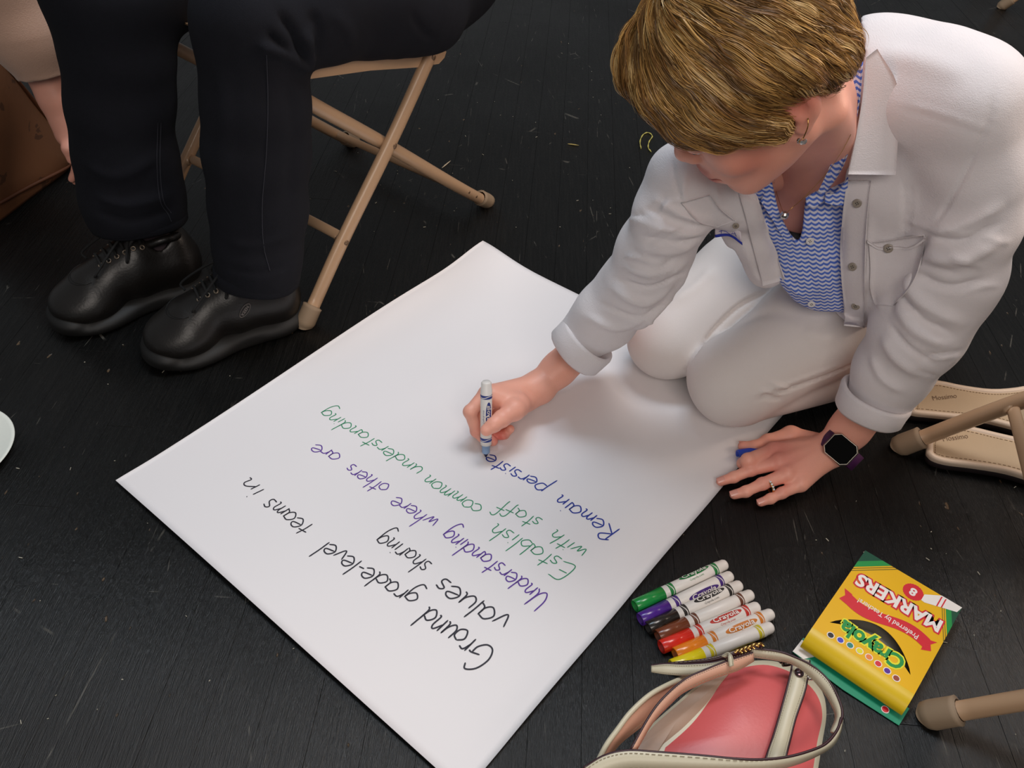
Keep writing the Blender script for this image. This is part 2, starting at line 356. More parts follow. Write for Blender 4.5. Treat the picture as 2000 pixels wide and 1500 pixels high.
for pts in ([(1254, 262), (1262, 259), (1270, 262), (1266, 270), (1260, 274)], [(1252, 276), (1254, 284), (1260, 290)], [(1266, 280), (1270, 290), (1273, 296)]): pass
A = [at(x, y, .0012) for x, y in [(1252, 290), (1250, 276), (1256, 263), (1266, 259), (1274, 266), (1268, 276), (1266, 288), (1272, 297)]]
V, Fc = tube(cr(A, 30), .0013 + .0006 * np.sin(np.arange(30) * 1.9), 5); tag(mk('tape_scrap', V, Fc, mat('old_tape', (190, 180, 95), .7, var=.4, scale=90)), 'torn curl of yellow tape stuck to the floor beside the kneeling woman', 'tape')

# ================================================================== the sheet of chart paper and its handwriting
PA, PB, PC, PD = at(943, 485), at(228, 943), at(906, 1553), at(1550, 787)
def paper_pt(u, v):
    """u: 0 at edge D-C .. 1 at edge A-B ; v: 0 at edge A-D .. 1 at edge B-C"""
    p = (PD * (1 - u) + PA * u) * (1 - v) + (PC * (1 - u) + PB * u) * v
    h = .0012 + .0016 * (math.sin(3.1 * u + 2 * v) ** 2) + .0008 * math.sin(7 * v - 3 * u) ** 2
    h += .011 * math.exp(-((1 - u) / .05) ** 2) * math.sin(math.pi * min(1, v * 1.05)) * (.5 + .5 * math.sin(5 * v + .5)) + .006 * math.exp(-((1 - v) / .05) ** 2) * (.4 + .6 * math.sin(math.pi * u)) + .004 * math.exp(-(u / .03) ** 2) * math.sin(3 * math.pi * v) ** 2
    h += .016 * math.exp(-(((1 - u) / .12) ** 2 + (v / .10) ** 2))
    return p + np.array([0, 0, h])
nu = nv = 72; us = np.linspace(0, 1, nu); V = [paper_pt(u, v) for u in us for v in us]; Fc = grid_faces(nu, nv); k = len(V); V = np.vstack([V, np.array(V) - [0, 0, .0003]])
Fc = Fc + [tuple(i + k for i in q[::-1]) for q in Fc]; rim = [i * nv for i in range(nu)] + [(nu - 1) * nv + j for j in range(1, nv)] + [i * nv + nv - 1 for i in range(nu - 2, -1, -1)] + list(range(nv - 2, 0, -1))
Fc += [(rim[i], rim[(i + 1) % len(rim)], rim[(i + 1) % len(rim)] + k, rim[i] + k) for i in range(len(rim))]
M_PAPER = mat('chart_paper', (234, 230, 231), .55, var=.012, scale=6, bump=.03, bscale=30, spec=.35)
paper = mk('chart_paper', V, Fc, M_PAPER); tag(paper, 'large white sheet of chart paper with handwriting in black, purple, green and blue marker', 'paper')
# solve paper (u, v) of a pixel
def paper_uv(x, y):
    p = at(x, y, .002)[:2]; u, v = .5, .5
    for _ in range(12):
        q = paper_pt(u, v)[:2]; du = (paper_pt(u + .01, v)[:2] - q) / .01; dv = (paper_pt(u, v + .01)[:2] - q) / .01
        s_ = np.linalg.solve(np.array([du, dv]).T, p - q); u += s_[0]; v += s_[1]
    return u, v
GL = {  # single-stroke letters: x-height 1, ascender 2, descender -1; strokes of (x, y)
 'a': ('.75 .9 .35 1 0 .5 .3 0 .65 .3 .78 .95/.78 .95 .7 .3 .95 .05', .95), 'b': ('.25 2 .1 1 0 .1/.05 .5 .5 .95 .75 .5 .4 0 .05 .15', .85), 'c': ('.75 .8 .4 1 0 .5 .3 0 .75 .2', .8),
 'd': ('.75 .8 .35 1 0 .5 .3 0 .65 .3 .85 1.1 1 2/.85 1.1 .75 .3 .9 .05', 1.05), 'e': ('.05 .5 .7 .65 .65 .95 .3 1 0 .5 .3 0 .75 .2', .85), 'f': ('.95 1.8 .65 2 .4 1.6 .2 0 .1 -.3/0 .95 .75 1', .75),
 'g': ('.75 .9 .35 1 0 .5 .3 .05 .65 .4 .8 .95/.8 .95 .65 -.3 .3 -1 -.1 -.8', .9), 'h': ('.35 2 .15 1 0 0/.05 .4 .45 1 .7 .8 .6 .1 .75 0', .9), 'i': ('.15 1 0 0/.25 1.45 .28 1.5', .35), 'l': ('.35 2 .15 1 0 0', .35),
 'm': ('.12 1 0 0/.03 .4 .35 1 .5 .8 .4 0/.43 .4 .75 1 .95 .8 .85 .1 1 0', 1.15), 'n': ('.12 1 0 0/.03 .4 .45 1 .65 .8 .55 .1 .7 0', .85), 'o': ('.4 1 0 .6 .2 0 .65 .2 .75 .75 .4 1', .85),
 'p': ('.15 1 0 .2 -.3 -1/.08 .7 .5 1.05 .85 .7 .5 .1 .05 .15', .95), 'r': ('.12 1 0 0/.03 .4 .3 .95 .65 .9', .65), 's': ('.65 .85 .35 1 .15 .75 .5 .4 .4 .05 0 .1', .7), 't': ('.4 1.7 .2 .8 .1 0/-.1 1.05 .6 1.15', .65),
 'u': ('.1 1 0 .3 .25 0 .6 .4 .75 1/.75 1 .65 .2 .8 0', .95), 'v': ('0 1 .2 0 .7 1.05', .8), 'w': ('0 1 .1 0 .5 .8 .5 0 1 1.05', 1.1), '-': ('0 .55 .4 .6', .55),
 'G': ('1.15 1.8 .9 2.15 .3 1.7 0 .8 .2 .1 .7 0 1.15 .45 1.25 .95/.7 .85 1.3 1 1.5 .95', 1.6), 'U': ('.1 2 0 .7 .3 0 .75 .5 1.1 2/1.1 2 .85 .5 1.05 0', 1.2), 'E': ('1.2 2 .35 1.9 0 0 .9 .1/.2 1 .8 1.05', 1.05), 'R': ('.35 1.9 0 0/.1 1.7 .7 2.1 .95 1.6 .2 .95/.2 .95 .9 .05', 1.1), 'V': ('0 2 .25 0 1.05 2.1', 1.0)}
INK = {'black': mat('black_ink', (38, 34, 46), .6, var=.1), 'purple': mat('purple_ink', (92, 52, 150), .6, var=.12), 'green': mat('green_ink', (42, 140, 98), .6, var=.12), 'blue': mat('blue_ink', (28, 52, 150), .6, var=.1)}
def word(txt, p0, p1, xh, ink, pen=.0011):
    u0, v0 = paper_uv(*p0); u1, v1 = paper_uv(*p1); Wd, Hd = .635, .762; tot = sum(GL[c][1] for c in txt) - .15; a = np.array([u0 * Wd, v0 * Hd]); b_ = np.array([u1 * Wd, v1 * Hd]); ex = (b_ - a) / tot; e = unit(ex); ey = np.array([-e[1], e[0]]) * xh
    if ey[1] < 0: ey = -ey
    V, Fc = [], []; x = 0
    for ci, c in enumerate(txt):
        st, adv = GL[c]; wob = math.sin(ci * 2.3 + len(txt)) * .08
        for s_ in st.split('/'):
            q = np.array([float(t) for t in s_.split()]).reshape(-1, 2); n = max(4, len(q) * 5); q = cr(q, n)
            pts = [a + ex * (x + qx * 1.0) + ey * (qy * (1 + wob) + wob) for qx, qy in q]; pts = np.array(pts); T = np.gradient(pts, axis=0); T /= np.linalg.norm(T, axis=1)[:, None] + 1e-12; Nn = np.stack([-T[:, 1], T[:, 0]], 1) * pen * .82
            o = len(V)
            for i in range(n):
                w = 1 if 0 < i < n - 1 else .5
                for sg in (-1, 1):
                    z = pts[i] + Nn[i] * sg * w; P = paper_pt(z[0] / Wd, z[1] / Hd); V.append(P + [0, 0, .00035])
            Fc += [(o + 2 * i, o + 2 * i + 1, o + 2 * i + 3, o + 2 * i + 2) for i in range(n - 1)]
        x += adv
    mk('handwritten_word', V, Fc, INK[ink], paper)
for t in [('Ground', (968, 1272), (838, 1186), .0185, 'black', .0013), ('grade-level', (820, 1164), (640, 1056), .0150, 'black', .0012), ('teams', (611, 1026), (534, 972), .0150, 'black', .0011), ('in', (517, 955), (487, 934), .0145, 'black', .0011),
          ('values', (998, 1206), (866, 1130), .0175, 'black', .0013), ('sharing', (846, 1100), (752, 1040), .0145, 'black', .0011),
          ('Understanding', (1074, 1164), (880, 1032), .0145, 'purple', .0011), ('where', (856, 1016), (778, 968), .0140, 'purple', .0010), ('others', (762, 948), (688, 906), .0135, 'purple', .0010), ('are', (668, 888), (620, 866), .0130, 'purple', .0010),
          ('Establish', (1124, 1108), (972, 1022), .0140, 'green', .0009), ('common', (944, 990), (838, 928), .0135, 'green', .0009), ('understanding', (828, 914), (640, 798), .0130, 'green', .0009), ('with', (1146, 1076), (1086, 1036), .0130, 'green', .0009), ('staff', (1060, 1016), (984, 978), .0130, 'green', .0009),
          ('Remain', (1210, 1034), (1096, 968), .0145, 'blue', .0012), ('persiste', (1072, 948), (958, 888), .0135, 'blue', .0012)]: word(*t)

# ================================================================== felt-tip markers
M_WHITE = mat('white_plastic', (232, 226, 220), .35, var=.01, spec=.5)
def marker_frame(p0, p1):
    ax = unit(p1 - p0); v = unit(np.cross(ax, np.cross(_camdir((p0 + p1) / 2), ax))); return ax, v, np.cross(ax, v)
def _camdir(p): return unit(CAM - p)
def wrap(V2, p0, ax, v, w, r, s0, ang0=0.0, flip=1):
    """flat (x along the barrel, y around it) wrapped on radius r"""
    out = []
    for q in V2:
        t = ang0 + flip * q[1] / r; out.append(p0 + ax * (s0 + q[0]) + (v * math.cos(t) + w * math.sin(t)) * r)
    return out
def wave_band(p0, ax, v, w, r, s0, s1, mt, par, name):
    n = 28; th = np.linspace(0, 2 * math.pi, n + 1); parts = []
    for lo, hi in ((lambda t: s0, lambda t: (s0 + s1) / 2 - .0006 + .0016 * math.sin(2 * t)), (lambda t: (s0 + s1) / 2 + .0006 + .0016 * math.sin(2 * t), lambda t: s1)):
        V = []
        for t in th:
            d = (v * math.cos(t) + w * math.sin(t)) * (r + .00012); V += [p0 + ax * lo(t) + d, p0 + ax * hi(t) + d]
        parts.append((V, [(2 * i, 2 * i + 1, 2 * i + 3, 2 * i + 2) for i in range(n)]))
    V, Fc = join(parts); mk(name, V, Fc, mt, par)
def prints(root, p0, ax, v, w, r, s0, mt, ang, cam_txt=True, flip=1):
    # lozenge with the maker's lettering, and the address line beside it
    n = 26; P = []
    for i in range(n):
        t = 2 * math.pi * i / n; P.append((.0235 + .0225 * np.sign(math.cos(t)) * abs(math.cos(t)) ** .8, .0042 * math.sin(t)))
    V = [(.0235, 0)] + P; Fc = [(0, 1 + i, 1 + (i + 1) % n) for i in range(n)]
    V = np.array(V); dense = [V]; mk('oval_print', wrap(np.vstack(dense), p0, ax, v, w, r + .00025, s0, ang, flip), Fc, mt, root)
    T, Ft = text_geo('Crayola', .0085, .00015, res=2); T[:, 0] -= T[:, 0].min(); T[:, 0] *= .036 / T[:, 0].max(); T[:, 1] -= .0026
    mk('lettering', wrap(T + [[.0055, 0, 0]], p0, ax, v, w, r + .0010, s0, ang, flip), Ft, M_WHITE, root, smooth=False)
    T, Ft = text_geo('Crayola.com', .0042, 0, res=1); T[:, 1] += -.0085; mk('address_print', wrap(T + [[.012, 0, 0]], p0, ax, v, w, r + .0003, s0, ang, flip), Ft, mt, root, smooth=False)
def marker(label, cap_px, end_px, rgb, ang, Lm=.139, r=.0081, h=None, wave=True, cone=False):
    a, b_ = at(*cap_px, r), at(*end_px, r); ax = unit(b_ - a); b_ = a + ax * Lm; root = thing('felt_marker', label, 'marker', (a + b_) / 2 - [0, 0, r], 'seven capped markers lying in a row')
    v = np.array([0, 0, 1.0]); w = np.cross(ax, v); cm = mat('cap_plastic', rgb, .25, var=.03, spec=.6, coat=.3); pm = mat('barrel_print', tuple(int(c * .8 + 50 * .2) for c in rgb), .5)
    if cone: prof = [(-.006, .0008), (0, .0030), (.012, .0060), (.026, r + .0002), (.038, r + .0003), (.038, r - .0006)]
    else: prof = [(.010, .0), (.010, .0052), (.0, .0062), (-.0001, r - .0003), (.0006, r + .0002), (.041, r + .0003), (.041, r - .0006)]
    V, Fc = lathe(a, ax, prof, 28); mk('cap', V, Fc, cm, root)
    V, Fc = lathe(a, ax, [(.040, r - .001), (.0405, r), (Lm - .013, r), (Lm - .0125, r - .0005), (Lm - .004, r - .0009), (Lm - .0012, r - .0022), (Lm, r - .004), (Lm, 0)], 28); mk('barrel', V, Fc, M_WHITE, root)
    wave_band(a, ax, v, w, r, .048, .055, pm, root, 'wave_band'); wave_band(a, ax, v, w, r, Lm - .024, Lm - .0175, pm, root, 'wave_band')
    prints(root, a, ax, v, w, r, .066, pm, ang, flip=-1); return root
marker('green capped marker, farthest from the handbag in the row of seven', (1240, 1184), (1404, 1108), (24, 142, 62), -.5)
marker('purple capped marker between the green and the black markers', (1250, 1210), (1416, 1130), (76, 34, 140), .9)
marker('black capped marker between the purple and the brown markers', (1265, 1227), (1430, 1150), (34, 28, 24), -.2)
marker('brown capped marker between the black and the red markers', (1284, 1243), (1454, 1167), (116, 58, 30), 2.4)
marker('red capped marker between the brown and the orange markers', (1291, 1264), (1468, 1190), (226, 44, 28), -.1)
marker('orange capped marker between the red and the yellow markers', (1318, 1278), (1494, 1204), (240, 134, 24), .35)
marker('yellow capped marker, nearest the handbag strap', (1312, 1302), (1490, 1231), (236, 216, 22), 2.0)

# ================================================================== flat cardboard box of markers
bx0, bx1, bx3 = at(1690, 1075, .024), at(1879, 1187, .024), at(1575, 1219, .024); bex = unit(bx0 - bx1); BW = np.linalg.norm(bx0 - bx1); bey = unit(bx0 - bx3); bey = unit(bey - (bey @ bex) * bex); BH = (np.linalg.norm(bx0 - bx3) + np.linalg.norm(bx1 - at(1771, 1357, .024))) / 2
BT = .024
# box frame: origin at the flap-side corner so that x runs along the lettering (right of the photo to left) and y towards the far end
bo = bx1 - bey * BH; bo[2] = 0; bz = np.array([0, 0, 1.0])
def B(x, y, z): return bo + bex * x + bey * y + bz * z
box_root = thing('marker_box', 'open yellow and green cardboard box of markers lying on the black floor', 'box', B(BW / 2, BH / 2, 0))
M_YEL = mat('yellow_card', (235, 182, 22), .35, var=.015, spec=.4, coat=.15); M_YEL2 = mat('yellow_card_flap', (222, 186, 24), .35, var=.02, spec=.4); M_GRN = mat('green_card', (30, 146, 70), .35, var=.02); M_DGR = mat('dark_green_card', (14, 78, 56), .35, var=.02)
M_CARD = mat('grey_card_inside', (120, 116, 106), .85, var=.05); M_RED = mat('red_card_print', (212, 32, 48), .4); M_WHT = mat('white_card_print', (238, 232, 226), .4); M_TEAL = mat('teal_card_flap', (22, 140, 106), .4); M_LIME = mat('yellow_green_print', (232, 226, 40), .4); M_INKG = mat('dark_line_print', (70, 82, 14), .5)
# top face with the finger slot cut out; built from an outline ring around the crescent hole
hole = []
def cres(s_):  # crescent slot along x; s_ 0..1
    x = BW * (.10 + .80 * s_); m_ = math.sin(math.pi * s_); return x, BH * (.155 + .235 * m_ ** .8), BH * (.155 + .125 * m_ ** .9 - .004)
hi = [cres(t)[:2] for t in np.linspace(0, 1, 25)]; lo = [(cres(t)[0], cres(t)[2]) for t in np.linspace(1, 0, 25)]; hole = hi + lo[1:-1]
def ring_faces(outer, inner):
    n = len(inner); V = [B(x, y, BT) for x, y in inner] + [B(x, y, BT) for x, y in outer]; return V, [(i, (i + 1) % n, (i + 1) % n + n, i + n) for i in range(n)]
cx_, cy_ = BW / 2, BH * .25; outer = []
for x, y in hole:
    dx, dy = x - cx_, y - cy_
    k1 = ((BW - cx_) if dx > 0 else cx_) / (abs(dx) + 1e-9); k2 = ((BH - cy_) if dy > 0 else cy_ - .004) / (abs(dy) + 1e-9); k_ = min(k1, k2); outer.append((cx_ + dx * k_, cy_ + dy * k_))
bm = bmesh.new(); eds = []
rect = [(0, .004), (BW, .004), (BW, BH), (0, BH)]
for loop in (rect, hole):
    vs = [bm.verts.new(B(x, y, BT)) for x, y in loop]; eds += [bm.edges.new((vs[i], vs[(i + 1) % len(vs)])) for i in range(len(vs))]
bmesh.ops.triangle_fill(bm, use_beauty=True, use_dissolve=False, edges=eds); bm.verts.index_update(); V = [v.co[:] for v in bm.verts]; Fc = [tuple(v.index for v in f.verts) for f in bm.faces]; bm.free()
mk('top_panel', V, Fc, M_YEL, box_root, smooth=False)
V, Fc = box(B(BW / 2, BH / 2, .0012), (BW, BH, .002), [bex, bey, bz]); mk('bottom_panel', V, Fc, M_CARD, box_root, smooth=False)
V, Fc = box(B(.0004, BH / 2, BT / 2), (.0008, BH, BT - .0006), [bex, bey, bz]); mk('side_panel', V, Fc, M_YEL, box_root, smooth=False)
V, Fc = box(B(BW - .0004, BH / 2, BT / 2), (.0008, BH, BT - .0006), [bex, bey, bz]); mk('side_panel', V, Fc, M_YEL, box_root, smooth=False)
V, Fc = box(B(BW / 2, BH - .0004, BT / 2), (BW, .0008, BT - .0006), [bex, bey, bz]); mk('end_panel', V, Fc, M_DGR, box_root, smooth=False)
# grey card seen through the slot
sl = [B(x, y, BT - .012 - .006 * (y / BH)) for x, y in [(BW * .04, .01), (BW * .96, .01), (BW * .96, BH * .5), (BW * .04, BH * .5)]]; mk('inner_card', sl, [(0, 1, 2, 3)], M_CARD, box_root, smooth=False)
# front end flap: rolls over and tucks down
prof = [(.004, BT), (.0, BT - .0002), (-.008, BT - .002), (-.0155, BT - .0075), (-.0185, BT - .014), (-.017, BT - .018)]
V = [B(x * BW, y, z) for x in np.linspace(0, 1, 9) for y, z in prof]; V2 = [B(x * BW, y + .0007, z - .0007) for x in np.linspace(0, 1, 9) for y, z in prof]
Fc = grid_faces(9, 6); Fc = Fc + [tuple(i + 54 for i in q) for q in Fc]; mk('tuck_flap', np.vstack([V, V2]), Fc, M_YEL2, box_root)
# lower flap lying open on the floor
V, Fc = poly_extrude([B(-.004, 0, .0008), B(BW + .003, 0, .0008), B(BW + .004, -.026, .0012), B(BW * .5, -.030, .0016), B(-.003, -.027, .0012)], .0008); mk('open_flap', V, Fc, M_TEAL, box_root, smooth=False)
fl = box_root.children[-1]
V, Fc = poly_extrude([B(BW + .003, -.004, .0019), B(BW + .004, -.0258, .0023), B(BW - .010, -.0262, .0023), B(BW - .020, -.012, .002)], .0004); mk('flap_print', V, Fc, M_WHT, box_root, smooth=False)
def disc(x, y, r, z, n=20, sy=1): return [B(x + r * math.cos(t), y + r * sy * math.sin(t), z) for t in np.linspace(0, 2 * math.pi, n, endpoint=False)]
for (xx, rr_, mm) in ((BW * .13, .0045, M_WHT), (BW * .13, .0036, M_RED)):
    mk('flap_print', disc(xx, -.020, rr_, .0024 if mm is M_WHT else .0027), [tuple(range(20))], mm, box_root, smooth=False)
zt = BT + .00015
def flat(name, pts, mt, lift=0): mk(name, [B(x, y, zt + lift) for x, y in pts], [tuple(range(len(pts)))], mt, box_root, smooth=False)
def stripe(name, x0, x1, side, mt, lift=0):
    """corner stripes cutting the two far corners"""
    f = (lambda a: (a, BH)) ; g = lambda a: ((0, BH - a * .80) if side == 'r' else (BW, BH - a * .80)); fx = (lambda a: (a * .62, BH)) if side == 'r' else (lambda a: (BW - a * 1.05, BH)); gy = (lambda a: (0, BH - a * 1.5)) if side == 'r' else (lambda a: (BW, BH - a * 1.02))
    flat(name, [fx(x0), fx(x1), gy(x1), gy(x0)] if x0 > 0 else [fx(x1), gy(x1), (0 if side == 'r' else BW, BH)], mt, lift)
for side in 'rl':
    stripe('corner_print', 0, .022, side, M_DGR); stripe('corner_print', .022, .033, side, M_GRN); stripe('corner_print', .0355, .0368, side, M_INKG); stripe('corner_print', .0395, .0408, side, M_INKG)
def btext(s, size, x, y, ang, mt, off=0, lift=0, width=None, name='lettering', shear=0, ysc=1, arc=0):
    T, Ft = text_geo(s, size, off, shear=shear); cx = (T[:, 0].min() + T[:, 0].max()) / 2; sc_ = 1 if width is None else width / (T[:, 0].max() - T[:, 0].min()); ca, sa = math.cos(ang), math.sin(ang); P = []
    for q in T:
        lx, ly = (q[0] - cx) * sc_, -q[1] * ysc + arc * ((q[0] - cx) * sc_) ** 2; P.append(B(x + lx * ca - ly * sa, y + lx * sa + ly * ca, zt + lift))
    mk(name, P, Ft, mt, box_root, smooth=False)
def outlined(s, size, x, y, ang, inner, outer, width, off, shear=0, ysc=1, arc=0, name='lettering'):
    btext(s, size, x, y, ang, outer, off * 3.2, .0001, width * 1.04, name + '_outline', shear, ysc, arc); btext(s, size, x, y, ang, inner, off, .0003, width, name, shear, ysc, arc)
outlined('MARKERS', .026, BW * .50, BH * .755, -.03, M_WHT, M_RED, BW * .84, .0009, ysc=1.0)
rib = []
for t in np.linspace(0, 1, 20): rib.append((BW * (.10 + .80 * t), BH * (.475 + .045 * math.sin(t * 2 * math.pi * .9 + .3)) + .0085))
rib2 = [(x, y - .0165) for x, y in rib[::-1]]; flat('ribbon_print', rib + rib2, M_RED, .0002)
flat('ribbon_print', [(BW * .04, rib[0][1] + .002), (BW * .13, rib[0][1] - .002), (BW * .13, rib[0][1] - .020), (BW * .05, rib[0][1] - .014), (BW * .08, rib[0][1] - .006)], M_RED, .0001)
flat('ribbon_print', [(BW * .96, rib[-1][1] + .002), (BW * .87, rib[-1][1]), (BW * .87, rib[-1][1] - .018), (BW * .95, rib[-1][1] - .016), (BW * .92, rib[-1][1] - .007)], M_RED, .0001)
btext('Preferred by Teachers!', .0105, BW * .50, BH * .52, .0, M_WHT, .00008, .0004, BW * .60, 'small_lettering')
outlined('Crayola', .026, BW * .50, BH * .245, 0, M_GRN, M_LIME, BW * .62, .0009, ysc=1.05, arc=1.2)
DOTS = [(34, 26, 26), (66, 66, 190), (34, 130, 120), (228, 220, 30), (236, 130, 60), (214, 40, 52), (84, 30, 150), (150, 66, 44)]
for i, c in enumerate(DOTS):
    x = BW * (.83 - .092 * i); y = .0085 + .004 * math.sin(math.pi * i / 7)
    mk('colour_dot', disc(x, y, .0044, zt + .0001), [tuple(range(20))], M_WHT, box_root, smooth=False); mk('colour_dot', disc(x, y, .0034, zt + .0003), [tuple(range(20))], mat('dot_print', c, .4), box_root, smooth=False)
sx_, sy_ = BW * .43, BH * .875; P = []
for i in range(48): t = 2 * math.pi * i / 48; rr_ = .0118 + (.0006 if i % 2 else 0); P.append((sx_ + rr_ * math.cos(t), sy_ + rr_ * math.sin(t)))
flat('starburst_print', P, M_RED, .0001); btext('8', .016, sx_, sy_ + .0052, 0, M_WHT, .0006, .0003)
tp = [(BW * .335, BH * .915), (BW * .335, BH * .845), (BW * .30, BH * .84), (BW * .02, BH * .93), (0, BH), (BW * .20, BH)]; flat('marker_print', tp, M_WHT, .0002)
for k in (.20, .16): flat('marker_print', [(BW * k, BH * (.872 + (.20 - k) * .3)), (BW * (k - .012), BH * (.876 + (.20 - k) * .3)), (BW * (k - .012), BH * .99), (BW * k, BH * .985)], M_RED, .0004)

# ================================================================== kneeling woman
M_SKIN = mat('skin', (200, 140, 118), .46, var=.05, scale=60, bump=.12, bscale=700, attr='tint', sss=.12)
wroot = thing('person', 'kneeling person with short blond hair and open white shirt, writing on the chart paper', 'person', at(1500, 640, 0))
# --- head pose (columns: her right, forward, up), fitted to ear, jaw and mouth in the photograph
HR = np.array([[-.255, -.69, -.677], [.964, -.124, -.236], [.079, -.713, .697]]); HR = np.array([unit(c) for c in HR.T]).T
HO = np.array([.22, .80, .571])
def hw(x, y, z): return HO + HR @ np.array([x, y, z])
NB = atz(1600, 270, .985)                                    # base of the neck
SK = s2l((243, 174, 152))
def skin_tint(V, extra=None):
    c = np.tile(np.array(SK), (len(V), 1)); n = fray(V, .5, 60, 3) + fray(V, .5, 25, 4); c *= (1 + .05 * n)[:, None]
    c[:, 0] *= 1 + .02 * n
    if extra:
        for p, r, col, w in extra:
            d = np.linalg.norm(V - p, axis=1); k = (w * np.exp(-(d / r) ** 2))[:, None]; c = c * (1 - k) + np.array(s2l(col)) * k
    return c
S = Solid(HO - [.17, .19, .26], HO + [.24, .22, .16], .0022)
S.ell(hw(0, -.012, .035), (.073, .092, .083), .01, HR).ell(hw(0, .028, -.035), (.060, .060, .078), .03, HR)
S.ell(hw(0, .063, -.094), (.021, .020, .016), .03, HR)
for s_ in (-1, 1):
    S.cap(hw(s_ * .054, .0, -.055), hw(s_ * .018, .068, -.098), .018, .015, .025); S.ell(hw(s_ * .036, .066, -.038), (.022, .018, .022), .02, HR)
    S.cap(hw(s_ * .004, .088, .018), hw(s_ * .040, .078, .018), .010, .010, .015)
    S.ell(hw(s_ * .031, .098, .000), (.017, .014, .013), .012, HR, 'sub'); S.ell(hw(s_ * .031, .079, .000), (.0145, .0145, .0125), .003, HR)
S.cap(hw(0, .086, .006), hw(0, .099, -.026), .0065, .0088, .014); S.ell(hw(0, .098, -.028), (.0100, .0090, .0080), .008, HR)
for s_ in (-1, 1): S.ell(hw(s_ * .011, .093, -.033), (.0070, .009, .0065), .006, HR); S.ell(hw(s_ * .0065, .098, -.039), (.0035, .005, .004), .002, HR, 'sub')
S.ell(hw(0, .081, -.064), (.030, .016, .020), .02, HR)
S.ell(hw(0, .0935, -.0590), (.024, .0075, .0058), .005, HR).ell(hw(0, .0920, -.0700), (.020, .0080, .0068), .005, HR)
for s_ in (-1, 1): S.cap(hw(0, .1010, -.0645), hw(s_ * .026, .0895, -.0650), .0026, .0022, .003, 'sub')
S.ell(hw(0, .085, -.0830), (.018, .008, .006), .010, HR, 'sub')
for s_ in (-1, 1):                                           # ears
    e = hw(s_ * .074, -.012, -.008); S.ell(e, (.011, .017, .031), .006, HR); S.ell(hw(s_ * .083, -.006, -.004), (.006, .009, .019), .004, HR, 'sub'); S.ell(hw(s_ * .074, -.002, -.036), (.006, .009, .010), .006, HR)
S.cap(hw(0, -.022, -.06), NB, .050, .052, .02); 
S.cap(hw(-.05, -.03, -.07), NB + [.015, -.045, .0], .014, .016, .02)
cc = [(atz(1575, 385, 1.075), .050), (atz(1560, 455, 1.145), .048), (atz(1580, 520, 1.20), .05)]
S.chain([(NB, .052)] + cc, .02)
V1, Q1 = S.mesh(1)
# --- hands
def P3(px, py, h): return at(px, py, h)
HL = Solid(at(1500, 900, .03) - [.13, .12, .04], at(1500, 900, .03) + [.24, .24, .20], .0016)
wr = P3(1622, 878, .036); k_ = {'i': P3(1512, 880, .028), 'm': P3(1520, 903, .029), 'r': P3(1537, 927, .027), 'p': P3(1563, 946, .021)}
fore = [(wr, .0235), (P3(1660, 838, .062), .0265), (P3(1712, 772, .125), .034), (P3(1745, 720, .18), .038)]
HL.chain(fore, .012, flat=(unit(np.cross(wr - fore[2][0], [0.4, -.3, 1])), 1.0))
for f_, r0 in (('i', .0125), ('m', .0125), ('r', .0118), ('p', .0108)): HL.cap(wr, k_[f_], .018, r0, .012)
HL.cap(P3(1580, 868, .024), P3(1528, 893, .022), .016, .012, .012); HL.cap(P3(1590, 905, .02), P3(1560, 935, .018), .017, .012, .012)
def fing(Sd, pts, k=.0035):
    """joint points with radii; a slightly thicker ring of flesh at each joint"""
    for (a, ra), (b, rb) in zip(pts, pts[1:]): Sd.cap(a, b, ra, rb, k)
    for p, r in pts[1:-1]: Sd.ell(p, (r * 1.06,) * 3, .003)
fing(HL, [(k_['m'], .0108), (P3(1466, 918, .021), .0084), (P3(1433, 932, .013), .0074), (P3(1408, 940, .0085), .0066)])
fing(HL, [(k_['r'], .0104), (P3(1489, 945, .020), .0082), (P3(1457, 960, .013), .0073), (P3(1434, 966, .0085), .0066)])
fing(HL, [(k_['p'], .0094), (P3(1527, 963, .017), .0074), (P3(1505, 974, .012), .0066), (P3(1486, 981, .0080), .0060)])
fing(HL, [(k_['i'], .0112), (P3(1461, 899, .030), .0095), (P3(1452, 905, .016), .0082), (P3(1470, 899, .0085), .0074)])
fing(HL, [(P3(1590, 866, .024), .016), (P3(1545, 851, .021), .0135), (P3(1500, 862, .016), .0098), (P3(1474, 873, .0135), .0084), (P3(1451, 871, .0105), .0072)], .006)
for a, b in ((wr, k_['i']), (wr, k_['m']), (wr, k_['r'])):   # tendons
    a2 = a * .55 + b * .45; HL.cap(a2 + [0, 0, .0125], b + [0, 0, .0085], .0020, .0030, .006)
for f_ in 'imrp': HL.ell(k_[f_] + [0, 0, .004], (.0085,) * 3, .006)
HL.half((0, 0, .0012), (0, 0, -1))
V2, Q2 = HL.mesh(1)
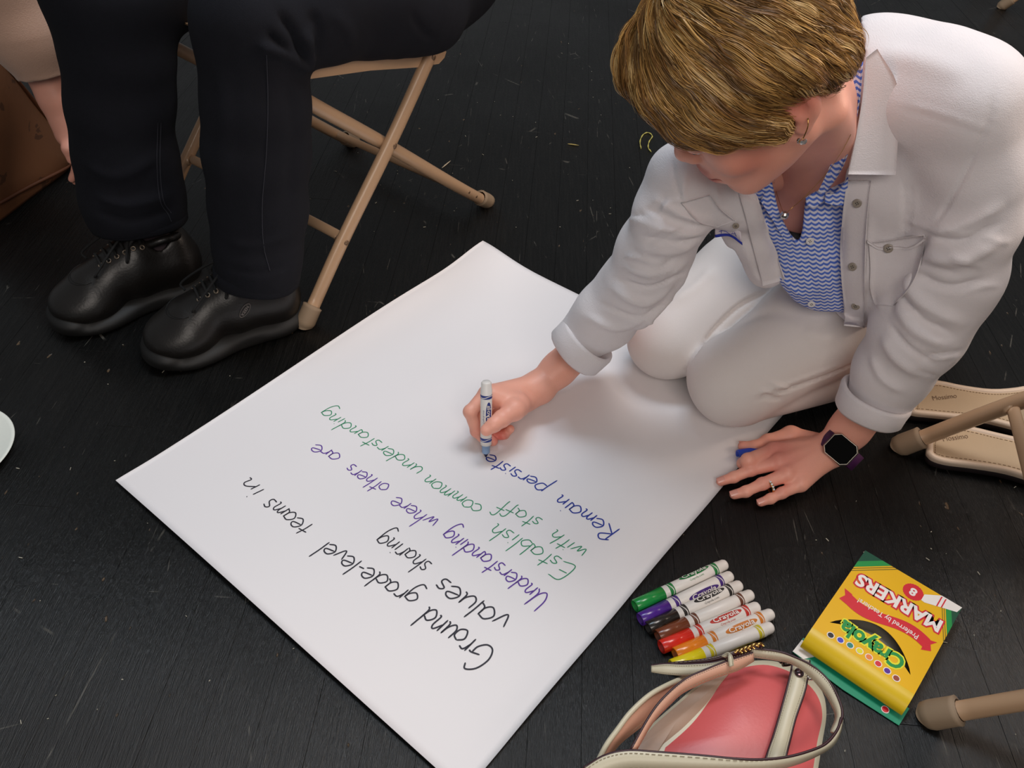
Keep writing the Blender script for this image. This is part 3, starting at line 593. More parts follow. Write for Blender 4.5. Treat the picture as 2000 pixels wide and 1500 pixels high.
# --- writing hand
mk_tip, mk_top = at(949, 893, .0018), atz(950, 745, 1.13); mk_ax = unit(mk_top - mk_tip)
def mp(s_): return mk_tip + mk_ax * s_
def near(px, py, ref, dz=0):                                 # the point under a pixel at the depth of ref plus dz
    return atz(px, py, pr(ref)[2] + dz)
HRt = Solid(at(1000, 800, .05) - [.13, .12, .06], at(1000, 800, .05) + [.20, .20, .20], .0015)
wrR = P3(1052, 757, .046)
HRt.chain([(wrR, .0225), (P3(1090, 722, .062), .0245), (P3(1150, 665, .095), .030), (P3(1195, 620, .125), .034)], .012)
g = mp(.045)                                                 # where the fingers pinch the barrel
iM = near(951, 769, mp(.10), .036); iP = near(918, 804, mp(.07), .012); iD = near(930, 842, mp(.04), .014); iT = near(942, 856, mp(.03), .014)
mM = near(965, 778, iM, .016); rM = near(985, 790, iM, .030); pM = near(1005, 800, iM, .040)
for q, r in ((iM, .0125), (mM, .0125), (rM, .012), (pM, .011)): HRt.cap(wrR, q, .019, r, .012)
HRt.cap(near(1010, 790, mp(.07), .03), near(965, 775, mp(.09), .03), .018, .012, .012)
fing(HRt, [(iM, .0118), (iP, .0090), (iD, .0078), (iT, .0070)])
fing(HRt, [(mM, .0110), (near(930, 818, mp(.06), .030), .0088), (near(945, 850, mp(.035), .026), .0078), (near(963, 862, mp(.03), .020), .0070)])
fing(HRt, [(rM, .0105), (near(945, 830, mp(.05), .044), .0085), (near(960, 850, mp(.02), .030), .0076), (near(982, 850, mp(.02), .024), .0070)])
fing(HRt, [(pM, .0098), (near(965, 838, mp(.04), .050), .0078), (near(985, 848, mp(.02), .034), .0068), (near(997, 838, mp(.03), .026), .0062)])
fing(HRt, [(near(1030, 780, wrR, .0), .0175), (near(1004, 800, mp(.06), .012), .0150), (near(980, 818, mp(.055), -.004), .0112), (near(965, 829, mp(.05), -.012), .0098), (near(950, 840, mp(.042), -.0175), .0086)], .006)
HRt.half((0, 0, .0014), (0, 0, -1))
HRt.cap(mk_tip, mk_top, .0085, .0085, .0, 'sub')
V3, Q3 = HRt.mesh(1)
# --- everything hidden by the clothes, coarse
UB = Solid([.10, .68, .0], [.80, 1.30, .62], .005)
SL, SR = atz(1885, 225, .865), atz(1325, 345, .965); PEL = np.array([.56, 1.10, .19]); WST = np.array([.47, .99, .33])
NB2 = atz(1640, 290, 1.06); SLd, SRd = atz(1885, 225, .885), atz(1336, 352, .985)
UB.chain([(NB, .045), (NB2, .05), (WST, .10), (PEL, .11)], .02); UB.cap(NB2, SLd, .045, .038, .02).cap(NB2, SRd, .045, .028, .02)
EL, ER = atz(1852, 530, .985), atz(1245, 560, 1.11)
UB.chain([(SLd, .040), (EL, .036), (fore[3][0], .036)], .02); UB.chain([(SRd, .029), (ER, .030), (P3(1195, 620, .125), .033)], .02)
KL, KR = at(1440, 745, .072), at(1312, 655, .072); HPL, HPR = np.array([.605, 1.035, .185]), np.array([.50, 1.17, .185])
V4, Q4 = UB.mesh(1)
Vb = [V1, V2, V3, V4]; Qb = []; o_ = 0
for v_, q_ in zip(Vb, (Q1, Q2, Q3, Q4)): Qb.append(q_ + o_); o_ += len(v_)
Vb = np.vstack(Vb); Qb = np.vstack(Qb)
tints = [(hw(-.05, .055, -.045), .030, (214, 118, 98), .55), (hw(.05, .055, -.045), .030, (214, 118, 98), .55), (hw(0, .105, -.060), .012, (166, 78, 76), .9), (hw(0, .101, -.071), .013, (176, 84, 82), .9), (hw(-.015, .095, -.060), .010, (166, 78, 76), .8), (hw(-.013, .095, -.071), .010, (176, 84, 82), .8), (hw(-.076, -.012, 0), .028, (214, 96, 78), .6),
         (atz(1545, 440, .97), .07, (150, 92, 74), .75), (k_['m'] + [0, 0, .01], .03, (206, 112, 102), .5), (k_['i'] + [0, 0, .01], .02, (206, 112, 102), .5), (near(975, 855, mp(.02), .02), .015, (214, 92, 84), .8), (iD, .010, (206, 104, 92), .6)]  # brown tint in the neck opening is its shade, painted into the skin
for q in (P3(1408, 940, .0085), P3(1434, 966, .0085), P3(1486, 981, .008), P3(1451, 871, .01), P3(1466, 918, .021), P3(1489, 945, .02), P3(1527, 963, .017)): tints.append((q, .011, (214, 118, 108), .45))
# knuckle wrinkles
Vn = normals(Vb, Qb); dsp = np.zeros(len(Vb))
for (p, q) in ((k_['m'], P3(1466, 918, .021)), (k_['r'], P3(1489, 945, .020)), (k_['p'], P3(1527, 963, .017))):
    ax_ = unit(q - p); r_ = Vb - q; d_ = np.linalg.norm(r_, axis=1); s__ = r_ @ ax_; dsp -= np.where(d_ < .0125, .00030 * (np.cos(s__ * 2 * math.pi / .0026) > .2) * np.exp(-(s__ / .0055) ** 2), 0)
Vb = Vb + Vn * dsp[:, None]
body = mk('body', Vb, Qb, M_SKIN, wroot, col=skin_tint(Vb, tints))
# fingernails
M_NAIL = mat('fingernail', (226, 160, 146), .25, var=.02, spec=.5)
def nail(tip, prev, r, up=(0, 0, 1), w=.9):
    ax_ = unit(tip - prev); u = unit(np.asarray(up, float) - ax_ * (np.asarray(up) @ ax_)); sd = np.cross(ax_, u); V = []
    for i in range(7):
        for j in range(7):
            a = (i / 6 - .5) * 1.7; s_ = (j / 6 - .45) * r * 1.7; q = 1 - .35 * abs(i / 6 - .5) * (j / 6) ** 2
            V.append(tip + ax_ * s_ * q + (u * math.cos(a) + sd * math.sin(a) * w) * (r * 1.0 + .0004) - u * (.10 * r * (j / 6) ** 2))
    mk('fingernail', V, grid_faces(7, 7), M_NAIL, wroot)
nail(P3(1408, 940, .0085), P3(1433, 932, .013), .0066); nail(P3(1434, 966, .0085), P3(1457, 960, .013), .0066); nail(P3(1486, 981, .0080), P3(1505, 974, .012), .0060)
nail(P3(1451, 871, .0105), P3(1474, 873, .0135), .0072, (0, .7, .5))
# eyes and brows (mostly hidden below the fringe)
M_EYE = mat('eyeball', (225, 220, 215), .2); M_IRIS = mat('iris', (70, 80, 90), .2); M_LIP = mat('brow_hair', (120, 92, 60), .8)
for s_ in (-1, 1):
    V, Fc = lathe(hw(s_ * .031, .0795, -.004), HR[:, 1], [(-.011, 0), (-.008, .008), (0, .0118), (.008, .0088), (.0118, .0)], 16); eye = mk('eye', V, Fc, M_EYE, wroot)
    V, Fc = lathe(hw(s_ * .031, .0795, -.004), HR[:, 1] - .3 * HR[:, 2], [(.0098, .0055), (.0119, .0045), (.0124, 0)], 16); mk('iris', V, Fc, M_IRIS, eye)
    V, Fc = tube([hw(s_ * .014, .098, .022), hw(s_ * .030, .096, .027), hw(s_ * .048, .084, .022)], [.002, .0026, .001], 6); mk('eyebrow', V, Fc, M_LIP, wroot)

# ------------------------------------------------------------------ her clothes
def linen(name, rgb, wsc=900, trans=.0):
    m = mat(name, rgb, .85, var=.03, scale=25, bump=0, sheen=.15); b = m.node_tree.nodes['Principled BSDF']; L = m.node_tree.links; tc = N(m, 'ShaderNodeTexCoord')
    outs = []
    for rot in (0, 1.2):
        mp = N(m, 'ShaderNodeMapping'); mp.inputs['Rotation'].default_value = (rot, .6 + rot, .3); mp.inputs['Scale'].default_value = (1, .12, 1); L.new(tc.outputs['Object'], mp.inputs[0])
        n = N(m, 'ShaderNodeTexNoise'); n.inputs['Scale'].default_value = wsc; n.inputs['Detail'].default_value = 2; L.new(mp.outputs[0], n.inputs['Vector']); outs.append(n.outputs[0])
    w = N(m, 'ShaderNodeTexNoise'); w.inputs['Scale'].default_value = 38; w.inputs['Detail'].default_value = 3; w.inputs['Distortion'].default_value = 1.2; L.new(tc.outputs['Object'], w.inputs['Vector'])
    h = math_node(m, 'ADD', math_node(m, 'ADD', outs[0], outs[1]), math_node(m, 'MULTIPLY', w.outputs[0], 1.2)); bp = N(m, 'ShaderNodeBump'); bp.inputs['Strength'].default_value = .32; bp.inputs['Distance'].default_value = .0009
    L.new(h, bp.inputs['Height']); L.new(bp.outputs[0], b.inputs['Normal'])
    return m
M_LINEN = linen('white_linen', (226, 220, 222)); M_JEAN_W = mat('white_denim', (224, 216, 212), .8, var=.015, scale=12, bump=.15, bscale=900)
def blue_cloth():
    m = mat('blue_wave_cloth', (80, 110, 200), .8, bump=0); b = m.node_tree.nodes['Principled BSDF']; L = m.node_tree.links; uv = N(m, 'ShaderNodeUVMap'); uv.uv_map = 'UVMap'; sp = N(m, 'ShaderNodeSeparateXYZ'); L.new(uv.outputs[0], sp.inputs[0])
    z = math_node(m, 'PINGPONG', math_node(m, 'MULTIPLY', sp.outputs[0], 1 / .0042), 1.0); z = math_node(m, 'POWER', z, 1.5)
    v = math_node(m, 'ADD', math_node(m, 'MULTIPLY', sp.outputs[1], 1 / .0060), math_node(m, 'MULTIPLY', z, .42)); f = math_node(m, 'FRACT', v); e = math_node(m, 'PINGPONG', math_node(m, 'MULTIPLY', f, 2), 1.0)
    mr = N(m, 'ShaderNodeMapRange'); mr.inputs[1].default_value = .42; mr.inputs[2].default_value = .58; L.new(e, mr.inputs[0]); mix = N(m, 'ShaderNodeMix'); mix.data_type = 'RGBA'; mix.inputs[6].default_value = (*s2l((78, 112, 204)), 1); mix.inputs[7].default_value = (*s2l((214, 216, 232)), 1)
    L.new(mr.outputs[0], mix.inputs[0]); L.new(mix.outputs[2], b.inputs['Base Color']); return m
M_BLUE = blue_cloth()
AX_S, AX_V = unit(SL - SR), unit(RC @ np.array([.05, .82, .57]))
def cloth_uv(V): V = np.asarray(V); return np.stack([V @ AX_S, V @ AX_V], 1)
def pz(x, y, z, r): return (atz(x, y, z), r * z / F_PX)
# --- open white shirt
WS = Solid([.03, .66, .02], [.80, 1.32, .68], .0034)
WS.chain([pz(1700, 160, .93, 112), pz(1800, 180, .895, 112), pz(1885, 205, .87, 116)], .03)
WS.chain([pz(1640, 210, .965, 120), pz(1700, 160, .93, 112)], .03)
WS.chain([pz(1340, 350, .985, 72), pz(1430, 350, 1.00, 80), pz(1620, 330, 1.02, 110), pz(1780, 320, .97, 118), pz(1850, 300, .93, 105)], .03)
WS.chain([pz(1760, 380, 1.0, 118), pz(1730, 470, 1.05, 112), pz(1710, 545, 1.10, 88), pz(1700, 575, 1.12, 62)], .03)
WS.chain([pz(1440, 385, 1.02, 66), pz(1475, 450, 1.06, 52), pz(1500, 520, 1.10, 44)], .02)
WS.chain([(atz(1650, 300, 1.05), .10), (WST + [.02, .03, .0], .125), (PEL + [.01, .02, 0], .130)], .04)
WS.cut([(1385, 452), (1393, 470), (1436, 486), (1448, 510), (1462, 545), (1478, 562), (1500, 565), (1520, 556), (1534, 546), (1540, 800), (1200, 800), (1200, 452)], .9, 1.5)
WS.cut([(1440, 372), (1478, 380), (1492, 440), (1505, 480), (1520, 520), (1533, 548), (1540, 800), (1650, 800), (1646, 560), (1643, 480), (1647, 420), (1652, 372), (1655, 340), (1668, 280), (1680, 200), (1688, 100), (1680, 20), (1400, 60), (1380, 200), (1400, 330)], .70, 1.12)
WS.cut([(1600, 634), (1690, 642), (1715, 620), (1760, 590), (1800, 560), (1830, 800), (1500, 800)], .9, 1.5)
sl_L = [pz(1885, 208, .87, 112), pz(1902, 320, .90, 98), pz(1885, 430, .94, 99), pz(1852, 535, .985, 97), pz(1796, 640, 1.03, 88), pz(1742, 725, 1.075, 72), pz(1722, 768, 1.095, 62)]
sl_R = [pz(1340, 345, .975, 70), pz(1312, 420, 1.01, 73), pz(1280, 490, 1.055, 72), pz(1238, 560, 1.105, 68), pz(1180, 618, 1.15, 62), pz(1150, 648, 1.17, 54)]
WS.chain(sl_L, .014).chain(sl_R, .014)
for ch, tgt in ((sl_L, wr), (sl_R, wrR)):
    d_ = unit(ch[-1][0] - ch[-2][0]); e = ch[-1][0] + d_ * .02; q, rr_ = ch[-1]
    WS.cap(q - d_ * .03, e + d_ * .06, rr_ - .006, rr_ - .006, 0, 'sub')
V, Q = WS.mesh(1); T_ = bvh(V, Q)
_w = random.Random(11); WR = []
for _ in range(34):                                           # small drapery wrinkles, most of them across the sleeves
    k = _w.random(); x, y, dx, dy = (_w.uniform(1740, 1900), _w.uniform(430, 720), _w.uniform(40, 110), _w.uniform(-35, 45)) if k < .5 else (_w.uniform(1200, 1320), _w.uniform(400, 620), _w.uniform(35, 90), _w.uniform(-40, 20))
    WR.append((x, y, dx, dy, _w.uniform(-14, 14), _w.uniform(.0022, .0045), _w.choice([-1, 1, 1]) * _w.uniform(.0012, .0030)))
V = folds(V, Q, [
    ([(1385, 440), (1335, 420), (1270, 385)], .006, .0045), ([(1385, 450), (1330, 455), (1255, 430)], .006, .005), ([(1375, 470), (1310, 490), (1235, 480)], .007, .005), ([(1345, 510), (1280, 535), (1210, 520)], .007, .006), ([(1320, 550), (1260, 590), (1190, 560)], .007, .006),
    ([(1360, 500), (1300, 590), (1230, 650)], .007, .006), ([(1280, 600), (1210, 640), (1140, 615)], .006, .005), ([(1385, 445), (1340, 438), (1262, 408)], .0035, -.004), ([(1380, 460), (1320, 474), (1244, 458)], .0035, -.004), ([(1340, 530), (1270, 562), (1200, 545)], .0035, -.005), ([(1300, 590), (1240, 618), (1170, 592)], .0035, -.004),
    ([(1812, 448), (1880, 438), (1965, 392)], .008, .006), ([(1795, 500), (1870, 505), (1960, 470)], .009, .006), ([(1765, 530), (1800, 590), (1890, 640)], .009, .007), ([(1748, 590), (1790, 645), (1860, 680)], .008, .006), ([(1720, 650), (1750, 700), (1800, 735)], .008, .005), ([(1700, 690), (1722, 740), (1770, 770)], .006, .004),
    ([(1812, 460), (1880, 470), (1960, 432)], .004, -.005), ([(1780, 530), (1850, 560), (1930, 545)], .005, -.006), ([(1756, 570), (1800, 620), (1870, 660)], .004, -.005), ([(1732, 630), (1775, 680), (1830, 715)], .004, -.004), ([(1815, 445), (1790, 500), (1760, 540), (1735, 620)], .006, -.008),
    ([(1763, 350), (1768, 400), (1764, 462)], .0022, -.003), ([(1775, 350), (1778, 400), (1774, 462)], .0022, -.002), ([(1700, 420), (1695, 500), (1700, 580)], .006, .004), ([(1740, 500), (1730, 560), (1715, 610)], .007, .005), ([(1340, 330), (1335, 380), (1345, 420)], .004, .003), ([(1400, 340), (1398, 380), (1420, 430)], .005, .003), ([(1312, 300), (1318, 350), (1340, 400), (1385, 438)], .0022, -.0025),
    ([(1942, 175), (1925, 250), (1890, 330), (1850, 400), (1818, 445)], .0022, -.003), ([(1752, 202), (1830, 222), (1900, 246), (1942, 262)], .0040, .0010), ([(1748, 208), (1828, 229), (1898, 253), (1938, 268)], .0035, -.0010), ([(1450, 470), (1470, 520), (1490, 555)], .005, .003), ([(1600, 100), (1760, 110), (1900, 150)], .012, .003),
    ] + [([(x, y), (x + dx * .5 + o, y + dy * .5 + o * .6), (x + dx, y + dy)], w_, a_) for x, y, dx, dy, o, w_, a_ in WR], T_)
V += normals(V, Q) * fray(V, .0011, 75, 1)[:, None]
shirt = mk('open_shirt', V, Q, M_LINEN, wroot); T_W = bvh(V, Q)
# --- striped shirt below it
BS = Solid([.12, .70, .05], [.72, 1.20, .62], .0034)
BS.chain([pz(1500, 390, 1.05, 75), pz(1590, 370, 1.06, 100), pz(1650, 380, 1.06, 95)], .03)
BS.chain([pz(1560, 430, 1.07, 85), pz(1590, 500, 1.105, 92), pz(1615, 555, 1.135, 72), pz(1630, 575, 1.145, 50)], .03)
BS.chain([pz(1640, 200, 1.0, 62), pz(1630, 330, 1.02, 70)], .03)
BS.cut([(1300, 300), (1440, 372), (1470, 400), (1490, 480), (1500, 500), (1512, 530), (1528, 560), (1552, 588), (1580, 604), (1600, 608), (1650, 610), (1750, 612), (1800, 900), (1200, 900)], .8, 1.5)
BS.cut([(1505, 345), (1512, 385), (1524, 430), (1542, 455), (1560, 474), (1567, 450), (1571, 405), (1574, 388), (1600, 372), (1622, 345), (1645, 285), (1660, 215), (1668, 120), (1660, 40), (1380, 40), (1380, 300)], .75, 1.30)
V, Q = BS.mesh(1); V = folds(V, Q, [([(1500, 500), (1530, 545), (1580, 590)], .004, .003), ([(1566, 480), (1590, 560), (1600, 600)], .0022, -.0025), ([(1620, 420), (1600, 480), (1612, 560)], .006, .003), ([(1640, 430), (1630, 520), (1635, 590)], .005, -.003)])
bshirt = mk('striped_shirt', V, Q, M_BLUE, wroot, uv=cloth_uv(V)); T_B = bvh(V, Q)
def surf(x, y, lift, trees=None, dz=None):
    for t in (trees or (T_W, T_B)):
        p = cast(t, x, y)
        if p is not None: return p - unit(p - CAM) * lift
    return atz(x, y, dz or 1.05)
def patch(name, A, B_, lift, th, m, par, n=26, k=8, trees=None, uv=False, z=None, smooth_it=2):
    """cloth piece laid on the surface under it, between two traced edges"""
    A, B_ = cr(A, n), cr(B_, n); G = np.zeros((n, k, 3))
    for i in range(n):
        for j in range(k):
            q = A[i] * (1 - j / (k - 1)) + B_[i] * j / (k - 1)
            G[i, j] = surf(q[0], q[1], lift, trees) if len(q) == 2 else atz(q[0], q[1], q[2])
    for _ in range(smooth_it): G[1:-1] = (G[:-2] + 2 * G[1:-1] + G[2:]) / 4; G[:, 1:-1] = (G[:, :-2] + 2 * G[:, 1:-1] + G[:, 2:]) / 4
    T1 = np.gradient(G, axis=0); T2 = np.gradient(G, axis=1); Nn = np.cross(T1, T2); Nn /= np.linalg.norm(Nn, axis=2)[..., None] + 1e-12
    if (Nn * (CAM - G)).sum(2).mean() < 0: Nn = -Nn
    V = np.vstack([(G + Nn * th).reshape(-1, 3), G.reshape(-1, 3)]); f = grid_faces(n, k); o = n * k; Fc = f + [tuple(i + o for i in q[::-1]) for q in f]
    rim = [i * k for i in range(n)] + [(n - 1) * k + j for j in range(1, k)] + [i * k + k - 1 for i in range(n - 2, -1, -1)] + list(range(k - 2, 0, -1)); Fc += [(rim[i], rim[(i + 1) % len(rim)], rim[(i + 1) % len(rim)] + o, rim[i] + o) for i in range(len(rim))]
    return mk(name, V, Fc, m, par, uv=cloth_uv(V) if uv else None)
patch('placket', [(1655, 352), (1650, 400), (1644, 480), (1647, 560), (1652, 600), (1648, 636)], [(1702, 352), (1696, 400), (1692, 480), (1690, 560), (1690, 600), (1685, 640)], .0015, .0022, M_LINEN, shirt)
patch('shirt_collar', [(1690, 112, .845), (1684, 190, .862), (1670, 270, .878), (1655, 340, .892)], [(1712, 96, .842), (1752, 165, .850), (1753, 250, .872), (1748, 341, .894)], 0, .0022, M_LINEN, shirt)
patch('shirt_collar', [(1441, 372), (1455, 420), (1470, 480), (1490, 556)], [(1474, 376), (1492, 430), (1512, 485), (1534, 545)], .002, .002, M_LINEN, shirt)
patch('chest_pocket', [(1697, 474), (1700, 520), (1700, 560), (1712, 596)], [(1806, 458), (1800, 510), (1780, 560), (1745, 596)], .0012, .0018, M_LINEN, shirt)
patch('pocket_hem', [(1694, 468), (1718, 482), (1752, 480), (1780, 482), (1808, 462)], [(1694, 473), (1718, 487), (1752, 485), (1780, 487), (1808, 467)], .0042, .0016, M_LINEN, shirt, k=4)
patch('chest_pocket', [(1330, 395), (1360, 432), (1400, 442)], [(1385, 380), (1410, 410), (1435, 430)], .0010, .0014, M_LINEN, shirt)
# cuffs rolled back
for q0, q1, rad, wd, n_ in ((atz(1752, 708, 1.065), atz(1704, 792, 1.10), .0435, .030, 'L'), (atz(1172, 640, 1.160), atz(1134, 676, 1.180), .0412, .034, 'R')):
    ax_ = unit(q1 - q0); r = rad; c_ = q1 - ax_ * wd * .55
    V, Fc = lathe(c_, ax_, [(wd * .9, r - .010), (wd, r - .004), (wd * 1.02, r - .001), (wd * .9, r + .0025), (wd * .5, r + .003), (.004, r + .0042), (0, r + .003), (-.001, r), (wd * .3, r - .006), (wd * .8, r - .008), (wd * .9, r - .010)], 40)
    V = np.array(V); V += fray(V, .0015, 60, 4)[:, None] * ax_ + (V - c_) * (fray(V, .03, 60, 6))[:, None]; mk('rolled_cuff', V, Fc, M_LINEN, shirt)
# collar leaves of the striped shirt
patch('striped_collar', [(1686, 120, .855), (1679, 200, .868), (1663, 280, .886), (1642, 335, .91), (1612, 378, .945)], [(1668, 140, .865), (1661, 212, .880), (1644, 275, .898), (1618, 336, .925), (1600, 372, .950)], 0, .002, M_BLUE, bshirt, uv=True)
patch('striped_collar', [(1612, 378, .952), (1635, 372, .948), (1656, 345, .93)], [(1610, 394, .958), (1628, 399, .962), (1652, 398, .965)], 0, .002, M_BLUE, bshirt, uv=True)
patch('striped_collar', [(1573, 386, .968), (1592, 374, .962), (1612, 368, .956)], [(1576, 398, .972), (1590, 405, .972), (1610, 392, .962)], 0, .002, M_BLUE, bshirt, uv=True, n=12)
patch('striped_collar', [(1446, 372, .985), (1478, 362, .972), (1506, 346, .96)], [(1455, 372, .99), (1492, 396, .995), (1518, 402, .99)], 0, .002, M_BLUE, bshirt, uv=True)
patch('striped_collar', [(1506, 346, .965), (1516, 395, .985), (1530, 432, 1.005), (1556, 478, 1.03)], [(1485, 392, .985), (1506, 425, 1.0), (1524, 455, 1.02), (1550, 490, 1.04)], 0, .002, M_BLUE, bshirt, uv=True)
# buttons
M_SHELL = mat('shell_button', (150, 140, 128), .25, var=.2, scale=300, spec=.8); M_WBTN = mat('white_button', (225, 222, 222), .3)
def button(px, py, trees, m, par, r=.0052, nrm=None):
    p = surf(px, py, .0050, trees); n = np.array(trees[0].find_nearest(Vector(p))[1]); n = n if n @ (CAM - p) > 0 else -n; n = unit(unit(n) + unit(CAM - p) * .6)
    V, Fc = lathe(p, n, [(0, 0), (0, r), (.0008, r), (.0014, r * .9), (.0011, r * .6), (.0009, 0)], 18); b_ = mk('button', V, Fc, m, par)
    u = unit(np.cross(n, [0, 0, 1])); w = np.cross(n, u); P = []
    for a in (0, 1, 2, 3): c_ = p + n * .00115 + (u * math.cos(a * 1.57) + w * math.sin(a * 1.57)) * r * .28; P.append(lathe(c_, n, [(0, r * .13), (.0002, r * .13), (.0002, 0)], 6))
    V, Fc = join(P); mk('button_holes', V, Fc, mat('thread', (60, 55, 50), .8), b_)
for x, y in ((1674, 397), (1665, 521), (1671, 598)): button(x, y, (T_W,), M_SHELL, shirt)
button(1735, 485, (T_W,), M_SHELL, shirt, .0055); button(1437, 441, (T_W,), M_SHELL, shirt, .004)
for x, y in ((1582, 471), (1585, 594)): button(x, y, (T_B,), M_WBTN, bshirt, .0048)
# name tag sticking out from the right chest pocket
A = [(1397, 441, 1.02), (1425, 444, 1.01), (1446, 452, 1.0)]; Bt = [(1396, 463, 1.03), (1425, 462, 1.02), (1450, 478, 1.01)]
V, Fc = strip([atz(*p) for p in A], [atz(*p) for p in Bt], .0006, 20, up=CAM - atz(1420, 450, 1)); tagp = mk('name_tag', V, Fc, mat('tag_paper', (226, 216, 222), .5), None); tag(tagp, 'paper name tag with blue edge peeping from the white shirt pocket', 'name tag')
V, Fc = strip([atz(x, y, z - .002) for x, y, z in [(1396, 458, 1.03), (1422, 457, 1.02), (1449, 470, 1.01)]], [atz(x, y, z - .002) for x, y, z in [(1397, 464, 1.03), (1425, 462, 1.02), (1450, 479, 1.01)]], .0006, 16); mk('blue_edge', V, Fc, mat('blue_print', (30, 48, 160), .5), tagp)
for pts in ([(1404, 452), (1416, 450)], [(1408, 446), (1409, 456)], [(1414, 452), (1425, 447)], [(1416, 451), (1428, 459), (1433, 450), (1438, 462)], [(1429, 456), (1436, 457)]):
    V, Fc = tube([atz(x, y, 1.0115 + (1425 - x) * .0003) for x, y in pts], .0004, 5); mk('tag_writing', V, Fc, mat('tag_ink', (60, 70, 160), .6), tagp)
# --- white jeans
WJ = Solid([.12, .80, -.01], [.86, 1.34, .34], .0036)
ANL, ANR = np.array([.70, 1.075, .055]), np.array([.60, 1.22, .055])
WJ.chain([(KL, .066), (KL * .6 + HPL * .4 + [0, 0, .012], .078), (HPL, .100)], .02); WJ.chain([(KR, .066), (KR * .6 + HPR * .4 + [0, 0, .012], .074), (HPR, .100)], .005)
WJ.cap(HPL, HPR, .11, .11, .03); WJ.ell(at(1424, 738, .07), (.058, .058, .058), .02); WJ.ell(at(1300, 660, .07), (.056, .056, .056), .02)
WJ.chain([(KL + [.01, .0, -.018], .050), (KL * .5 + ANL * .5 + [.01, -.022, .004], .056), (ANL, .044)], .006); WJ.chain([(KR + [.01, 0, -.018], .050), (KR * .5 + ANR * .5, .052), (ANR, .040)], .008)
WJ.half((0, 0, .004), (0, 0, -1))
V, Q = WJ.mesh(1); V = folds(V, Q, [([(1470, 785), (1560, 755), (1640, 725), (1705, 692)], .0030, -.004), ([(1465, 775), (1560, 742), (1650, 708)], .0025, .002), ([(1480, 760), (1510, 770), (1530, 768)], .004, .003), ([(1500, 745), (1530, 758), (1545, 757)], .004, .003), ([(1490, 770), (1505, 778), (1530, 780)], .003, -.003), ([(1570, 640), (1600, 660), (1640, 655)], .01, .003), ([(1345, 715), (1368, 680), (1400, 640), (1450, 595), (1515, 562)], .0035, -.008), ([(1300, 600), (1360, 560), (1400, 520)], .010, .004), ([(1430, 640), (1500, 610), (1600, 620)], .012, -.003)])
V += normals(V, Q) * fray(V, .0012, 40, 9)[:, None]
jeans = mk('jeans', V, Q, M_JEAN_W, wroot); T_J = bvh(V, Q)
# --- jewellery and watch
M_GOLD = mat('gold', (210, 165, 95), .2, metal=1, var=.02); M_SILV = mat('silver', (215, 212, 208), .18, metal=1, var=.02); M_GEM = mat('clear_stone', (235, 238, 240), .05, spec=1, coat=1)
ra = unit(P3(1489, 945, .020) - k_['r']); rc = k_['r'] * .38 + P3(1489, 945, .020) * .62; rc = cast(bvh(V2, Q2), 1507, 942) ; rc = rc - np.array([0, 0, .0092])
ring = thing('ring', 'gold ring with small clear stones on a finger of the flat hand', 'ring', rc)
u_ = unit(np.cross(ra, [0, 0, 1])); w_ = np.cross(u_, ra); th = np.linspace(0, 2 * math.pi, 33)[:-1]
V = []; 
for t in th:
    c_ = rc + (u_ * math.cos(t) + w_ * math.sin(t)) * .0096
    for s_ in np.linspace(0, 2 * math.pi, 9)[:-1]: V.append(c_ + (u_ * math.cos(t) + w_ * math.sin(t)) * .0009 * math.cos(s_) + ra * .0020 * math.sin(s_))
mk('band', V, grid_faces(32, 8, True, True), M_GOLD, ring)
sgn = 1 if w_[2] > 0 else -1
for i, t in enumerate(np.linspace(-1.05, 1.05, 7)):
    d_ = (w_ * sgn * math.cos(t) + u_ * math.sin(t)); V, Fc = lathe(rc + d_ * .0100, d_, [(0, .0010), (.0008, .0016), (.0014, .0014), (.0017, .0006), (.0017, 0)], 8); mk('stone', V, Fc, M_GEM, ring, smooth=False)
# watch
wc = P3(1638, 866, .052); wa = unit(P3(1660, 838, .062) - wr); wu = unit(unit(CAM - wc) * .75 + np.array([-.05, -.25, .6])); wu = unit(wu - (wu @ wa) * wa); wv = np.cross(wu, wa)
watch = thing('wristwatch', 'square smart watch with black screen and purple band on the left wrist', 'watch', wc - [0, 0, .03])
M_PURP = mat('purple_rubber', (74, 30, 78), .5, spec=.4); M_STEEL = mat('steel', (160, 155, 145), .3, metal=.9); M_SCR = mat('black_screen', (3, 3, 4), .45, spec=.03)
mid = P3(1641, 879, .046); V = []
for t in np.linspace(0, 2 * math.pi, 41)[:-1]:
    d_ = wu * math.cos(t) * .0250 + wv * math.sin(t) * .0275
    for a_, k2 in ((-.0120, 0), (.0120, 0), (.0120, .0022), (-.0120, .0022)): V.append(mid + d_ * (1 + k2 / .026) + wa * a_)
mk('strap', V, grid_faces(40, 4, True, True), M_PURP, watch)
wcen = mid + wu * .0262
def oct_(hx, hy, cut): return [(-hx + cut, -hy), (hx - cut, -hy), (hx, -hy + cut), (hx, hy - cut), (hx - cut, hy), (-hx + cut, hy), (-hx, hy - cut), (-hx, -hy + cut)]
def slab(hx, hy, cut, z0, z1, m, nm, tp=.92):
    V = [wcen + wv * x + wa * y + wu * z0 for x, y in oct_(hx, hy, cut)] + [wcen + wv * x * tp + wa * y * tp + wu * z1 for x, y in oct_(hx, hy, cut)]; mk(nm, V, [tuple(range(8))[::-1], tuple(range(8, 16))] + [(i, (i + 1) % 8, (i + 1) % 8 + 8, i + 8) for i in range(8)], m, watch, smooth=False)
slab(.0205, .0180, .007, -.001, .0052, M_STEEL, 'watch_case'); slab(.0186, .0162, .0063, .0050, .0058, M_SCR, 'screen', .99)
